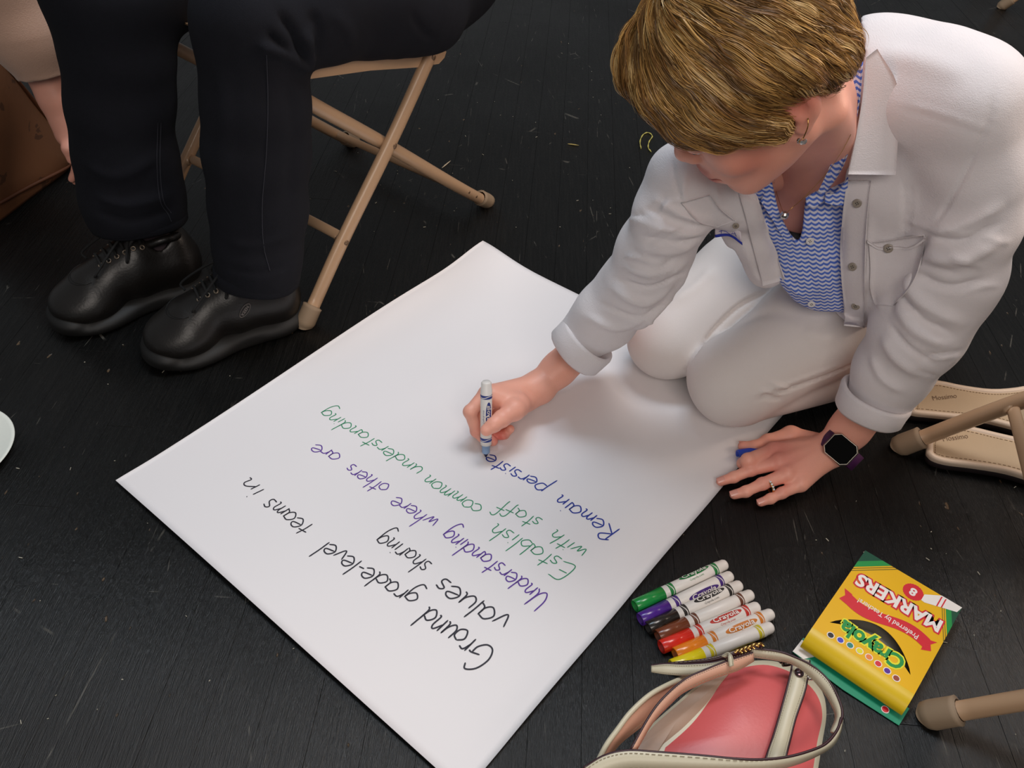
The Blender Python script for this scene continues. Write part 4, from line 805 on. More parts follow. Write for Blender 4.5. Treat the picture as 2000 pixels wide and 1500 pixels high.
V, Fc = lathe(wcen + wa * .0148 + wu * .002, wa, [(0, .0018), (.0014, .0018), (.0016, 0)], 10); mk('side_button', V, Fc, M_STEEL, watch)
# necklace and pendant
T_S = bvh(V1, Q1); nk = thing('necklace', 'thin gold necklace with a round sparkling pendant hanging at the shirt opening', 'necklace', atz(1532, 423, .99))
pend = atz(1532, 421, .985)
for pts in ([(1660, 262), (1640, 300), (1610, 340), (1570, 382), (1545, 402), (1533, 413)], [(1512, 350), (1517, 372), (1524, 395), (1531, 413)]):
    P = cr(pts, 24); C = []
    for i, (x, y) in enumerate(P): c_ = cast(T_S, x, y, .001); C.append(c_ if c_ is not None else atz(x, y, .96))
    C = np.array(C); t = np.linspace(0, 1, 24)[:, None]; C = C * (1 - t ** 1.5) + (pend + (C - C[-1])) * t ** 1.5
    for _ in range(4): C[1:-1] = (C[:-2] + 2 * C[1:-1] + C[2:]) / 4
    V, Fc = tube(C, .00035, 5); mk('chain', V, Fc, M_GOLD, nk)
V, Fc = lathe(pend + [0, 0, .0052], (0, 0, -1), [(0, 0), (.0008, .003), (.003, .0048), (.0055, .005), (.008, .0036), (.010, 0)], 14); V = np.array(V); V = V + (V - pend) * (RNG.random(len(V)) * .1)[:, None]; mk('pendant', V, Fc, M_SILV, nk, smooth=False)
# earring
ea = cast(T_S, 1576, 232, .002); ea = ea if ea is not None else atz(1576, 232, .77)
er = thing('earring', 'small dangling silver earring on the ear of the kneeling person', 'earring', ea)
V, Fc = tube(cr([ea + [0, 0, .002], ea + [.001, -.003, -.004], ea + [.001, -.002, -.012], ea + [0, -.002, -.018]], 12), .00055, 6); mk('hook', V, Fc, M_GOLD, er)
for dx, dy, s_ in ((0, 0, .0034), (.003, .001, .0022), (-.0026, .002, .002)):
    V, Fc = lathe(ea + [dx, -.002 + dy, -.0175], (0, 0, -1), [(0, 0), (.001, s_ * .8), (.003, s_), (.005, s_ * .6), (.0062, 0)], 8); mk('charm', V, Fc, M_SILV, er, smooth=False)
# --- marker in her hand and its cap
root = thing('felt_marker', 'blue felt marker held upright in the writing hand, its tip on the paper', 'marker', mk_tip)
axm = mk_ax; vm = unit(unit(CAM - mp(.06)) - axm * (unit(CAM - mp(.06)) @ axm)); wm = np.cross(axm, vm); Lm_ = np.linalg.norm(mk_top - mk_tip)
M_LBL = mat('pale_blue_plastic', (150, 178, 214), .4); M_NIB = mat('dark_nib', (26, 22, 60), .7); M_BPR = mat('blue_barrel_print', (44, 62, 140), .5)
V, Fc = lathe(mk_tip, axm, [(0, 0), (.0006, .0010), (.006, .0034), (.009, .0036), (.009, 0)], 18); mk('nib', V, Fc, M_NIB, root)
V, Fc = lathe(mk_tip, axm, [(.0075, 0), (.0075, .0050), (.0085, .0056), (.021, .0060), (.021, .0069), (.022, .0071)], 24); mk('collar', V, Fc, M_LBL, root)
V, Fc = lathe(mk_tip, axm, [(.0215, .0060), (.022, .0079), (.030, .0081), (Lm_ - .012, .0081), (Lm_ - .0115, .0076), (Lm_ - .002, .0072), (Lm_, .0056), (Lm_, 0)], 28); mk('barrel', V, Fc, M_WHITE, root)
wave_band(mk_tip, axm, vm, wm, .0081, .0285, .0345, M_BPR, root, 'wave_band'); wave_band(mk_tip, axm, vm, wm, .0081, Lm_ - .024, Lm_ - .0185, M_BPR, root, 'wave_band')
prints(root, mk_tip, axm, vm, wm, .0081, .046, M_BPR, .45, flip=1)
ca, cb = P3(1441, 889, .0100), P3(1478, 884, .0110); cx = unit(cb - ca); cp = mat('blue_cap_plastic', (24, 70, 200), .3, spec=.6)
V, Fc = lathe(ca, cx, [(.010, 0), (.009, .0046), (0, .0058), (-.0002, .0075), (.001, .0080), (.040, .0084)], 24); tag(mk('pen_top', V, Fc, cp), 'loose blue marker cap pinched under the thumb and forefinger of the flat hand', 'marker cap')

# ------------------------------------------------------------------ her short layered hair
HS = Solid(HO - [.20, .24, .22], HO + [.24, .24, .20], .004)
HS.ell(hw(0, -.008, .038), (.078, .093, .087), .02, HR)
HS.chain([(hw(-.060, -.005, .034), .026), (hw(-.067, -.027, .020), .016), (hw(-.062, -.046, -.008), .012)], .02); HS.chain([(hw(.064, -.010, .03), .028), (hw(.072, -.030, .0), .019), (hw(.060, -.048, -.032), .016)], .02)
HS.chain([(hw(-.04, -.058, -.016), .020), (hw(.04, -.058, -.020), .020)], .03)
HS.chain([(hw(-.056, .045, .038), .020), (hw(-.066, .030, .008), .015), (hw(-.072, .016, -.018), .008)], .015); HS.chain([(hw(.060, .045, .03), .026), (hw(.072, .030, -.01), .018), (hw(.074, .012, -.04), .009)], .015)
HS.chain([(hw(.03, .056, .064), .029), (hw(-.01, .074, .052), .021), (hw(-.036, .073, .029), .014), (hw(-.057, .058, .010), .011)], .015)
HS.chain([(hw(.03, .070, .060), .030), (hw(.052, .074, .02), .018)], .015)
V, Q = HS.mesh(2); T_H = bvh(V, Q)
def hair_mat(name, dark):
    m = mat(name, (150, 115, 70), .38, var=.05, attr='tint', spec=.45); return m
M_HAIR = hair_mat('blond_hair', 0); HC = [np.array(s2l(c)) for c in ((96, 66, 34), (160, 118, 62), (206, 162, 94), (230, 194, 132), (126, 84, 42))]
hv = V - normals(V, Q) * .004
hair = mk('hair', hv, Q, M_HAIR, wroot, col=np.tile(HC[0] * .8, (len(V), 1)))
GUIDES = [[(1268, 6), (1240, 60), (1222, 130), (1226, 200)], [(1275, 4), (1258, 80), (1262, 160), (1290, 230)], [(1262, 30), (1300, 120), (1370, 200), (1400, 250)], [(1250, 120), (1290, 190), (1340, 240), (1400, 270)], [(1222, 160), (1250, 220), (1310, 270), (1395, 300)],
          [(1300, 20), (1370, 90), (1440, 150), (1500, 190)], [(1290, 60), (1350, 130), (1430, 190), (1500, 230)], [(1330, 5), (1420, 50), (1510, 110), (1570, 160)], [(1400, 5), (1490, 40), (1580, 90), (1640, 130)], [(1480, 2), (1560, 30), (1640, 70), (1680, 100)],
          [(1300, 210), (1360, 250), (1430, 270), (1500, 262)], [(1400, 150), (1450, 190), (1490, 230), (1520, 262)], [(1480, 130), (1540, 160), (1590, 175), (1625, 172)], [(1560, 110), (1600, 140), (1640, 165), (1650, 195)], [(1350, 240), (1400, 262), (1450, 262), (1500, 248)],
          [(1500, 60), (1560, 110), (1600, 150), (1610, 180)], [(1440, 230), (1480, 240), (1515, 250), (1530, 280)], [(1640, 30), (1670, 70), (1682, 110), (1675, 150)], [(1230, 60), (1212, 110), (1215, 160), (1235, 210)], [(1310, 150), (1370, 210), (1440, 235), (1490, 225)]]
GP, GT = [], []
for g_ in GUIDES:
    C = [cast(T_H, x, y) for x, y in cr(g_, 12)]; C = [c for c in C if c is not None]
    for a, b in zip(C, C[1:]):
        if np.linalg.norm(b - a) < .08: GP.append((a + b) / 2); GT.append(unit(b - a))
crown = hw(.02, -.035, .138)                                  # elsewhere it falls away from the crown
for n_ in range(260):
    q = unit(RNG.normal(size=3)); p = hw(*(np.array([0, -.02, .04]) + q * .12)); h = T_H.find_nearest(Vector(p))
    if h[0] is None: continue
    p = np.array(h[0]); lc = HR.T @ (p - HO)
    c_ = p - CAM; fr = cast(T_H, *pr(p)[:2])
    if np.linalg.norm(p - fr) < .01 if fr is not None else False: continue
    d = p - crown; d = d + (HR @ np.array([0, -.02, -.25])) * .25 if lc[1] < 0 else d + (HR @ np.array([-.12, .1, -.1])) * .3
    GP.append(p); GT.append(unit(d))
GP, GT = np.array(GP), np.array(GT)
def flow(p):
    w = np.exp(-(((GP - p) ** 2).sum(1)) / (2 * .016 ** 2)) + 1e-9; return unit((GT * w[:, None]).sum(0))
Vl = (V - HO) @ HR; VV, CC, FF = [], [], []; vo = 0            # roots anywhere but the face side rim
pool = RNG.permutation(np.where(~((Vl[:, 1] > .02) & (Vl[:, 2] < -.005)))[0]); NCL, STP = 3000, 11
for ci in range(NCL):
    p = V[pool[ci % len(pool)]].copy(); top_ = ci > NCL * .62; lay = RNG.uniform(.003, .009) if top_ else RNG.uniform(0, .004); Ls = RNG.uniform(.035, .080); st = Ls / STP; path = []; dprev = None; air = False
    wv = RNG.normal(size=3) * (.34 if top_ else .22); nrm0 = None; NR = []; fr_ = RNG.uniform(.4, 1.0); ph0 = RNG.uniform(0, 6.28)
    for k in range(STP + 1):
        if not air:
            h = T_H.find_nearest(Vector(p)); q = np.array(h[0]); nr = np.array(h[1]); d = flow(q); d = unit(d - (d @ nr) * nr + wv * .5 * math.sin(k * fr_ + ph0))
            if dprev is not None: d = unit(d + dprev * 1.1)
            if nrm0 is not None and nr @ nrm0 < .35: air = True
            nrm0 = nr; pos = q + nr * (.0008 + lay * math.sin(math.pi * min(1, k / STP * .8 + .12)))
            if path and np.linalg.norm(pos - path[-1]) > st * 2.4: air = True; pos = path[-1] + dprev * st
        if air: d = unit(dprev + nrm0 * -.07 + np.array([0, 0, -.05])); pos = path[-1] + d * st
        path.append(pos); NR.append(nrm0); dprev = d; p = pos + d * st
    path = np.array(path); NR = np.array(NR); T = np.gradient(path, axis=0); T /= np.linalg.norm(T, axis=1)[:, None]; S_ = np.cross(T, NR); S_ /= np.linalg.norm(S_, axis=1)[:, None] + 1e-9; NR = np.cross(S_, T)
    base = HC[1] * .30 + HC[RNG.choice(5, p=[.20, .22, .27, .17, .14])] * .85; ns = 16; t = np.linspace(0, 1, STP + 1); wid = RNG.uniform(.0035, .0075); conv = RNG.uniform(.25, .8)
    for s_ in range(ns):
        a, b_ = RNG.uniform(-1, 1) * wid, RNG.uniform(-.5, .5) * .0030; fly = RNG.random() < .05; ph = RNG.uniform(0, 6.28); am = .0032 if fly else .0008; cv = (np.sin(t * RNG.uniform(3, 7) + ph) - math.sin(ph)) * am * t
        C = path + S_ * (a * (1 - conv * t ** 1.4) + cv)[:, None] + NR * (b_ * (1 - .4 * t) + (.006 * t * t if fly else 0) + np.sin(t * 5 + ph) * .0006 * t)[:, None]; n = int(STP * RNG.uniform(.6, 1)) + 1; C = C[:n]; w = (.00036 * (1 - .8 * np.linspace(0, 1, n) ** 2))[:, None]; tw = RNG.uniform(-.8, .8)
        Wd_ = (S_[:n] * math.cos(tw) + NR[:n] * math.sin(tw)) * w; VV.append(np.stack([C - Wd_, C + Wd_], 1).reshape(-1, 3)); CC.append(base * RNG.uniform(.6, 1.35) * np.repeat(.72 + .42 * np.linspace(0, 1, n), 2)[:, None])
        i = np.arange(n - 1)[:, None] * 2; FF.append(np.concatenate([i, i + 2, i + 3, i + 1], 1) + vo); vo += n * 2
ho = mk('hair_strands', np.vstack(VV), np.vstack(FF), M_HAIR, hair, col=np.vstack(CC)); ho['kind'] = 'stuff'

# ================================================================== metal folding chairs
M_TAN = mat('tan_enamel', (184, 150, 118), .38, var=.03, spec=.5, coat=.2); M_RUB = mat('tan_rubber', (150, 128, 104), .7, var=.06); M_BOLT = mat('dull_rivet', (130, 105, 82), .4, metal=.5)
def make_chair(label, cat_loc, rz, Wd=.42):
    root = thing('folding_chair', label, 'chair', cat_loc, 'tan metal folding chairs', rz)
    def L3(x, s_, h): return np.array([x, s_, h])
    for x, inw in ((0, -1), (-Wd, 1)):
        xi = x + inw * .016
        a = [L3(x, .012, .018), L3(x, .102, .118), L3(x, .228, .245), L3(x, .329, .356), L3(x, .374, .41), L3(x, .50, .60), L3(x, .56, .74), L3(x, .575, .80)]
        V, Fc = tube(cr(a, 30), .0124, 14, flat=((1, 0, 0), .8)); lg = mk('front_leg', V, Fc, M_TAN, root, local=True)
        V, Fc = tube([L3(x, -.004, .0005), L3(x, -.003, .004), L3(x, .002, .009), L3(x, .018, .027), L3(x, .021, .030), L3(x, .0222, .0312)], [.0105, .0150, .0165, .0160, .0165, .0120], 16); mk('rubber_foot', V, Fc, M_RUB, lg, local=True)
        b = [L3(xi, .485, .014), L3(xi, .40, .086), L3(xi, .228, .237), L3(xi, .10, .345), L3(xi, .055, .385)]
        V, Fc = tube(cr(b, 22), .0112, 14); lg = mk('rear_leg', V, Fc, M_TAN, root, local=True)
        V, Fc = tube([L3(xi, .502, .0005), L3(xi, .501, .004), L3(xi, .496, .008), L3(xi, .480, .021), L3(xi, .476, .0245), L3(xi, .475, .0255)], [.0105, .0150, .0160, .0155, .0160, .012], 16); mk('rubber_foot', V, Fc, M_RUB, lg, local=True)
        # seat side rail with a rounded rear end
        xr = x + inw * .004; pr_ = [(.045, .418), (.05, .428), (.084, .424), (.20, .402), (.30, .378), (.352, .366), (.366, .358), (.371, .350), (.366, .342), (.352, .336), (.30, .346), (.20, .372), (.084, .396), (.05, .400), (.045, .408)]
        V = [L3(xr - .003, *p) for p in pr_] + [L3(xr + .003, *p) for p in pr_]; n = len(pr_); mk('seat_rail', V, [tuple(range(n))[::-1], tuple(range(n, 2 * n))] + [(i, (i + 1) % n, (i + 1) % n + n, i + n) for i in range(n)], M_TAN, root, smooth=False, local=True)
        for (s_, h) in ((.228, .241), (.329, .356), (.102, .118)):
            V, Fc = lathe(L3(x - inw * .008, s_, h), (-inw, 0, 0), [(0, .0055), (.0015, .005), (.0026, .003), (.003, 0)], 12); mk('rivet', V, Fc, M_BOLT, root, local=True)
        for (s_, h) in ((.43, .061), (.452, .042)):
            V, Fc = lathe(L3(xi - inw * .0105, s_, h), (-inw, 0, 0), [(0, .003), (.001, .0025), (.0012, 0)], 8); mk('rivet', V, Fc, M_BOLT, root, local=True)
    # brace between the front legs, flattened ends; rear stretcher; seat pan; back panel
    V, Fc = tube(cr([L3(-.006, .104, .120), L3(-.03, .106, .121), L3(-Wd / 2, .106, .121), L3(-Wd + .03, .106, .121), L3(-Wd + .006, .104, .120)], 20), [.014, .013] + [.0085] * 16 + [.013, .014], 12, flat=((0, .7, -.7), .5)); mk('brace', V, Fc, M_TAN, root, local=True)
    V, Fc = tube([L3(-.016, .452, .043), L3(-Wd + .016, .452, .043)], .008, 12); mk('brace', V, Fc, M_TAN, root, local=True)
    nx, ny = 14, 12; V = []
    for i in range(nx):
        for j in range(ny):
            u, v = i / (nx - 1), j / (ny - 1); x = -.010 - u * (Wd - .020); y = .045 + v * .27; h = np.interp(y, [-.055, 0, .084, .20, .30], [.424, .434, .426, .404, .380]) - .010 * math.sin(math.pi * u) * math.sin(math.pi * v); V.append(L3(x, y, h))
    V2 = [p - np.array([0, 0, .002]) for p in V]; f = grid_faces(nx, ny); mk('seat', np.vstack([V, V2]), f + [tuple(i + nx * ny for i in q[::-1]) for q in f], M_TAN, root, local=True)
    V = []
    for i in range(12):
        for j in range(6):
            u, v = i / 11, j / 5; V.append(L3(-.006 - u * (Wd - .012), .535 + .03 * v + .03 * math.sin(math.pi * u), .66 + .12 * v))
    V2 = [p + np.array([0, .002, 0]) for p in V]; f = grid_faces(12, 6); mk('backrest', np.vstack([V, V2]), f + [tuple(i + 72 for i in q[::-1]) for q in f], M_TAN, root, local=True)
    return root
def copy_tree(o, parent=None):
    c = o.copy(); COL.objects.link(c); c.parent = parent
    for ch in list(o.children): copy_tree(ch, c)
    return c
F1, R1 = at(597, 637), at(963, 404); d1 = unit(R1 - F1)
chair1 = make_chair('tan metal folding chair under the seated person in dark jeans', (F1[0], F1[1], 0), math.atan2(-d1[0], d1[1]))
c2 = copy_tree(chair1); c2['label'] = 'tan metal folding chair at the right edge with a leg over the sandals'; b2, a2 = at(1812, 1402), at(1758, 893); w2 = unit(a2 - b2); d2 = np.array([w2[1], -w2[0], 0]); c2.location = (b2[0], b2[1], 0); c2.rotation_euler = (0, 0, math.atan2(-d2[0], d2[1]))
c3 = copy_tree(chair1); c3['label'] = 'tan metal folding chair far off, only its foot showing at the top right corner'; q3 = at(1955, 16); c3.location = (q3[0], q3[1], 0); c3.rotation_euler = (0, 0, -1.9)

# ================================================================== seated person in dark jeans
M_DENIM = mat('dark_denim', (19, 20, 27), .9, var=.15, scale=50, bump=.35, bscale=1400, spec=.25); M_SEAM = mat('seam_thread', (44, 45, 54), .8); M_SHOE = mat('black_leather', (24, 21, 19), .38, var=.15, scale=40, bump=.15, bscale=260, spec=.5); M_SOLE = mat('black_rubber', (20, 19, 18), .6, var=.1)
M_EYELET = mat('eyelet_metal', (132, 118, 104), .35, metal=.6); M_LACE = mat('black_lace', (14, 13, 13), .85, bump=.3, bscale=1500); M_SOCK = mat('grey_sock', (58, 48, 52), .95, bump=.4, bscale=900)
man = thing('person', 'seated person in dark blue jeans and black lace-up shoes on the folding chair', 'person', at(420, 560, 0))
legR = [pz(487, 45, 1.10, 110), pz(500, 200, 1.16, 103), pz(504, 300, 1.205, 100), pz(506, 400, 1.25, 93), pz(504, 490, 1.285, 84), pz(503, 520, 1.30, 82)]
legL = [pz(205, -20, 1.17, 112), pz(225, 100, 1.225, 102), pz(237, 200, 1.27, 96), pz(247, 300, 1.32, 93), pz(262, 390, 1.36, 91), pz(268, 412, 1.37, 90)]
hipM = atz(800, -95, 1.36)
MB = Solid([-.85, .78, .05], [.16, 1.75, .80], .0075)
MB.chain([(p, r * .62) for p, r in legR], .02).chain([(p, r * .62) for p, r in legL], .02); MB.chain([(legR[0][0], .05), pz(800, -20, 1.28, 60)], .02); MB.chain([(legL[0][0], .05), pz(620, -90, 1.42, 60)], .02)
MB.ell(hipM, (.14, .13, .11), .05); MB.cap(hipM, hipM + [.05, .07, .22], .12, .11, .04)
V, Q = MB.mesh(0); mk('body', V, Q, M_SKIN, man, col=np.tile(np.array(SK) * .8, (len(V), 1)))
JM = Solid([-.90, .74, .03], [.20, 1.80, .72], .0055)
JM.chain(legL, .02); JM.chain([legL[0], pz(420, -90, 1.28, 108), pz(640, -90, 1.42, 100)], .03)
JM.chain(legR, .012); JM.chain([legR[0], pz(610, 2, 1.145, 112), pz(730, -8, 1.215, 108), pz(800, 8, 1.26, 96), pz(842, 30, 1.29, 66)], .02)
JM.ell(hipM, (.16, .15, .125), .06); JM.cap(hipM, hipM + [.04, .06, .12], .14, .13, .04)
for ch in (legR, legL): q, r = ch[-1]; d_ = unit(q - ch[-2][0]); JM.cap(q + d_ * .012, q + d_ * .12, r * .86, r * .86, 0, 'sub'); JM.cut_end(q + d_ * .022, d_, r * 1.4)
V, Q = JM.mesh(1)
V = folds(V, Q, [([(585, 60), (600, 90), (598, 130), (560, 110)], .008, .010), ([(540, 20), (575, 70), (590, 120)], .007, -.010), ([(500, 90), (540, 100), (590, 112)], .007, .008), ([(520, 60), (550, 90), (580, 115)], .005, -.008), ([(606, 115), (620, 60), (600, 20)], .008, -.006), ([(430, 120), (440, 250), (438, 420)], .012, .004), ([(560, 150), (575, 260), (560, 420)], .012, -.004), ([(430, 470), (500, 480), (580, 455)], .008, .004),
    ([(430, 520), (500, 532), (580, 515)], .006, -.003), ([(180, 380), (250, 400), (340, 380)], .009, .005), ([(180, 410), (260, 430), (350, 405)], .006, -.004), ([(160, 320), (230, 345), (320, 300)], .009, .004), ([(640, 20), (680, 60), (690, 100)], .009, .003), ([(800, 20), (825, 60), (850, 80)], .006, -.004)])
V += normals(V, Q) * fray(V, .0022, 38, 12)[:, None]
jm = mk('jeans', V, Q, M_DENIM, man); T_M = bvh(V, Q)
M_KNIT = mat('dark_knit', (40, 36, 42), .95, var=.1, bump=.4, bscale=500)
SWM = Solid(hipM - [.30, .30, .18], hipM + [.34, .36, .62], .008); SWM.chain([(hipM + [.02, .03, .06], .165), (hipM + [.06, .08, .24], .155), (hipM + [.05, .08, .38], .135)], .03); SWM.cap(hipM + [-.10, .0, .42], hipM + [.20, .16, .42], .075, .075, .05); SWM.half(hipM + [0, 0, .0], (-.1, -.1, -1))
V, Q = SWM.mesh(1); V += normals(V, Q) * fray(V, .004, 22, 14)[:, None]; mk('sweater', V, Q, M_KNIT, man)
def seam(pts, r, m, par, lift=.0006, tree=None, name='seam', n=30):
    C = [cast(tree or T_M, x, y, lift) for x, y in cr(pts, n)]; C = [c for c in C if c is not None]
    if len(C) > 2:
        C = np.array(C); C[1:-1] = (C[:-2] + C[1:-1] * 2 + C[2:]) / 4; V, Fc = tube(C, r, 5); mk(name, V, Fc, m, par)
seam([(520, 90), (523, 200), (520, 300), (512, 400), (515, 480), (527, 528)], .0006, M_SEAM, jm); seam([(308, 240), (306, 320), (312, 390), (328, 418), (334, 432)], .0006, M_SEAM, jm); seam([(314, 240), (312, 320), (318, 388), (334, 416)], .0006, M_SEAM, jm)
for ch in (legR, legL):
    q, r = ch[-1]; d_ = unit(q - ch[-2][0]); rh = r * .99; V, Fc = lathe(q + d_ * .001, d_, [(0, rh * .97), (.003, rh * 1.015), (.012, rh * 1.02), (.020, rh * 1.01), (.0225, rh * .98), (.020, rh * .94), (0, rh * .93)], 40); V = np.array(V); V += fray(V, .0015, 60, 2)[:, None] * d_; mk('hem', V, Fc, M_DENIM, jm)
def shoe(toe, heel, side, name_lab):
    """toe and heel points on the floor; side = +1 when the outer side faces the camera"""
    ex = unit(toe - heel); ex[2] = 0; ex = unit(ex); ey = np.cross([0, 0, 1], ex); O = (toe + heel) / 2; O[2] = 0; M3 = np.array([ex, ey, [0, 0, 1]]); sc = np.array([1, 1.24, 1.22]) * np.linalg.norm((toe - heel)[:2]) / .300
    def w(P): return (np.asarray(P, float) * sc) @ M3 + O
    def b(lo, hi): return Solid(lo, hi, .0028)
    So = b([-.17, -.08, -.01], [.17, .08, .06]); So.ell((.070, .0, .010), (.084, .056, .016), .02).ell((-.085, 0, .011), (.064, .042, .018), .04).cap((-.08, 0, .010), (.07, 0, .009), .036, .046, .02, flat=((0, 0, 1), .4)); So.ell((.116, .003, .020), (.036, .046, .018), .010)
    So.half((0, 0, .0006), (0, 0, -1)); V, Q = So.mesh(1); sh = mk('shoe', w(V), Q, M_SOLE, man)
    Up = b([-.17, -.09, .0], [.17, .09, .19]); Up.ell((.080, .002, .034), (.064, .050, .032), .01); Up.cap((.055, 0, .046), (-.025, 0, .078), .038, .036, .03); Up.ell((-.092, 0, .052), (.050, .037, .052), .03); Up.cap((-.02, 0, .05), (-.09, 0, .05), .042, .036, .02)
    Up.cap((-.030, 0, .090), (-.100, 0, .092), .020, .022, .02); Up.cap((-.062, 0, .080), (-.092, 0, .16), .024, .030, .006, 'sub'); Up.half((0, 0, .012), (0, 0, -1))
    V, Q = Up.mesh(2); V = V * 1.0; Vw = w(V); tr = bvh(Vw, Q); up = mk('upper', Vw, Q, M_SHOE, sh)
    Tg = b([-.10, -.05, .06], [.05, .05, .17]); Tg.cap((.020, 0, .076), (-.030, 0, .118), .020, .022, .01, flat=((.6, 0, .8), .4)); V, Q = Tg.mesh(1); mk('tongue', w(V), Q, M_SHOE, sh)
    def on(x, y, lift=.001):                                     # drop a local point onto the upper from above and the side
        p0 = w((x, y * 2.2, .20)); dd = unit(w((x, y * .3, .05)) - p0); h = tr.ray_cast(Vector(p0), Vector(dd))
        return np.array(h[0]) + np.array(h[1]) * lift if h[0] else w((x, y, .08))
    rows = [(.036 - .0150 * i) for i in range(6)]
    for s_ in (-1, 1):
        for i, x in enumerate(rows):
            c = on(x, s_ * (.019 + .0012 * i), .0006); h = tr.find_nearest(Vector(c)); n = np.array(h[1]); u = unit(np.cross(n, ex)); v = np.cross(n, u); R_ = .0042; V = []
            for t in np.linspace(0, 2 * math.pi, 15)[:-1]:
                for q in np.linspace(0, 2 * math.pi, 7)[:-1]: V.append(c + (u * math.cos(t) + v * math.sin(t)) * (R_ * .78 + R_ * .30 * math.cos(q)) + n * R_ * .3 * math.sin(q))
            mk('eyelet', V, grid_faces(14, 6, True, True), M_EYELET, sh)
    for i, x in enumerate(rows):
        a, c_ = on(x, -.020, .001), on(x, .020, .001); m_ = on(x, 0, .003) if i > 2 else on(x, 0, .0025); m_ = m_ + [0, 0, .002]; V, Fc = tube(cr([a, a * .5 + m_ * .5 + [0, 0, .003], m_ + [0, 0, .003], c_ * .5 + m_ * .5 + [0, 0, .003], c_], 14), .0022, 6); mk('lace', V, Fc, M_LACE, sh)
    top = on(rows[5], 0, .008) + [0, 0, .006]
    for s_ in (-1, 1):
        for k in (0, 1):
            e1 = on(-.005 + .02 * k, s_ * .042, .006) + [0, 0, .004]; m_ = top * .5 + e1 * .5 + [0, 0, .012]; pts = [top, m_, e1, e1 * .5 + top * .5 + [0, 0, -.002], top] if k == 0 else [top, m_ + ex * .008, e1 + ex * .03, on(.05, s_ * .036, .003)]
            V, Fc = tube(cr(pts, 22), .0020, 6); mk('lace', V, Fc, M_LACE, sh)
    # stitched seam round the toe and a padded collar
    for off in (0, .0035):
        C = [on(.060 + off + .030 * math.cos(t), .046 * math.sin(t), .0004) for t in np.linspace(-1.5, 1.5, 24)]; V, Fc = tube(C, .0006, 4); mk('stitching', V, Fc, M_SOLE, sh)
    C = [w((-.078 - .034 * math.cos(t), .031 * math.sin(t), .104 - .006 * math.cos(2 * t))) for t in np.linspace(0, 2 * math.pi, 29)[:-1]]; V, _f = tube(C, .0065, 10, caps=False); mk('padded_collar', V, grid_faces(28, 10, True, True), M_SHOE, sh)
    return sh, on, w, tr, ex
toeR, heelR = at(286, 704, 0), at(602, 610, 0); toeL, heelL = at(104, 642, 0), at(412, 540, 0)
shR_, onR, wR_, trR, exR = shoe(toeR, heelR, 1, 'R'); shL_, onL, wL_, trL, exL = shoe(toeL, heelL, 1, 'L')
# oval badge on the outer side of the near shoe
c = cast(trR, 478, 606, .0012); n = np.array(trR.find_nearest(Vector(c))[1]); bu = unit(exR * -1 - n * (n @ -exR)); bv = np.cross(n, bu); bv = bv if bv[2] > 0 else -bv; ang = .75; e1, e2 = bu * math.cos(ang) + bv * math.sin(ang), -bu * math.sin(ang) + bv * math.cos(ang)
M_BADGE = mat('grey_emboss', (120, 112, 108), .5); V = []
for t in np.linspace(0, 2 * math.pi, 33)[:-1]:
    d_ = e1 * math.cos(t) * .0125 + e2 * math.sin(t) * .0058
    for q in np.linspace(0, 2 * math.pi, 6)[:-1]: V.append(c + d_ * (1 + .05 * math.cos(q)) + n * .0005 * math.sin(q))
mk('badge', V, grid_faces(32, 5, True, True), M_BADGE, shR_)
T, Ft = text_geo('KEEN', .0072, .0001, align='CENTER'); T[:, 1] -= .0025; mk('badge_lettering', [c + e1 * q[0] * 1.0 + e2 * q[1] + n * .0006 for q in T], Ft, M_BADGE, shR_, smooth=False)
for (top, sole) in ((legL[-1][0], wL_((-.080, 0, .07))), (legR[-1][0], wR_((-.080, 0, .07)))):
    V, Fc = tube(cr([sole + [0, 0, -.01], sole * .6 + top * .4, top], 12), [.034, .035, .035, .035, .036, .036, .037, .038, .039, .040, .041, .042], 20); V = np.array(V); mk('sock', V, Fc, M_SOCK, man)

# ================================================================== arm of another person reaching beside the bag
M_SWEAT = mat('pale_pink_knit', (196, 160, 140), .9, var=.03, bump=.25, bscale=500, sheen=.2)
arm = thing('person', 'arm of a person in a pale pink sleeve reaching down beside the brown bag', 'person', at(60, 250, 0))
AS = Solid(atz(70, 100, 1.4) - [.45, .35, .35], atz(70, 100, 1.4) + [.25, .35, .42], .004)
sl = [pz(-90, -220, 1.22, 95), pz(-20, -80, 1.28, 92), pz(52, 60, 1.36, 78), pz(86, 138, 1.40, 54)]; AS.chain(sl, .02); q, r = sl[-1]; d_ = unit(q - sl[-2][0]); AS.cut_end(q + d_ * .006, d_, r * 1.6); AS.cap(q - d_ * .02, q + d_ * .1, r * .82, r * .82, 0, 'sub')
V, Q = AS.mesh(1); V += normals(V, Q) * fray(V, .002, 30, 5)[:, None]
AB = Solid(atz(120, 200, 1.4) - [.25, .25, .30], atz(120, 200, 1.4) + [.22, .30, .25], .0035)
wA = atz(136, 262, 1.47); AB.chain([pz(60, 80, 1.39, 42), pz(112, 190, 1.44, 35), (wA, .024)], .01); kA = [atz(150 + 7 * i, 300 + 2 * i, 1.50 + .012 * i) for i in range(4)]
for i, k0 in enumerate(kA):
    AB.cap(wA, k0, .017, .011, .010); k1 = k0 + (atz(150, 330, 1.53) - atz(150, 300, 1.50)) * (1 + .1 * (i in (1, 2))); k2 = k1 + (atz(140, 350, 1.53) - atz(150, 330, 1.52)); fing(AB, [(k0, .0100), (k1, .0085), (k2, .0070)], .004)
fing(AB, [(wA, .014), (atz(134, 290, 1.46), .011), (atz(140, 312, 1.47), .0085)], .006)
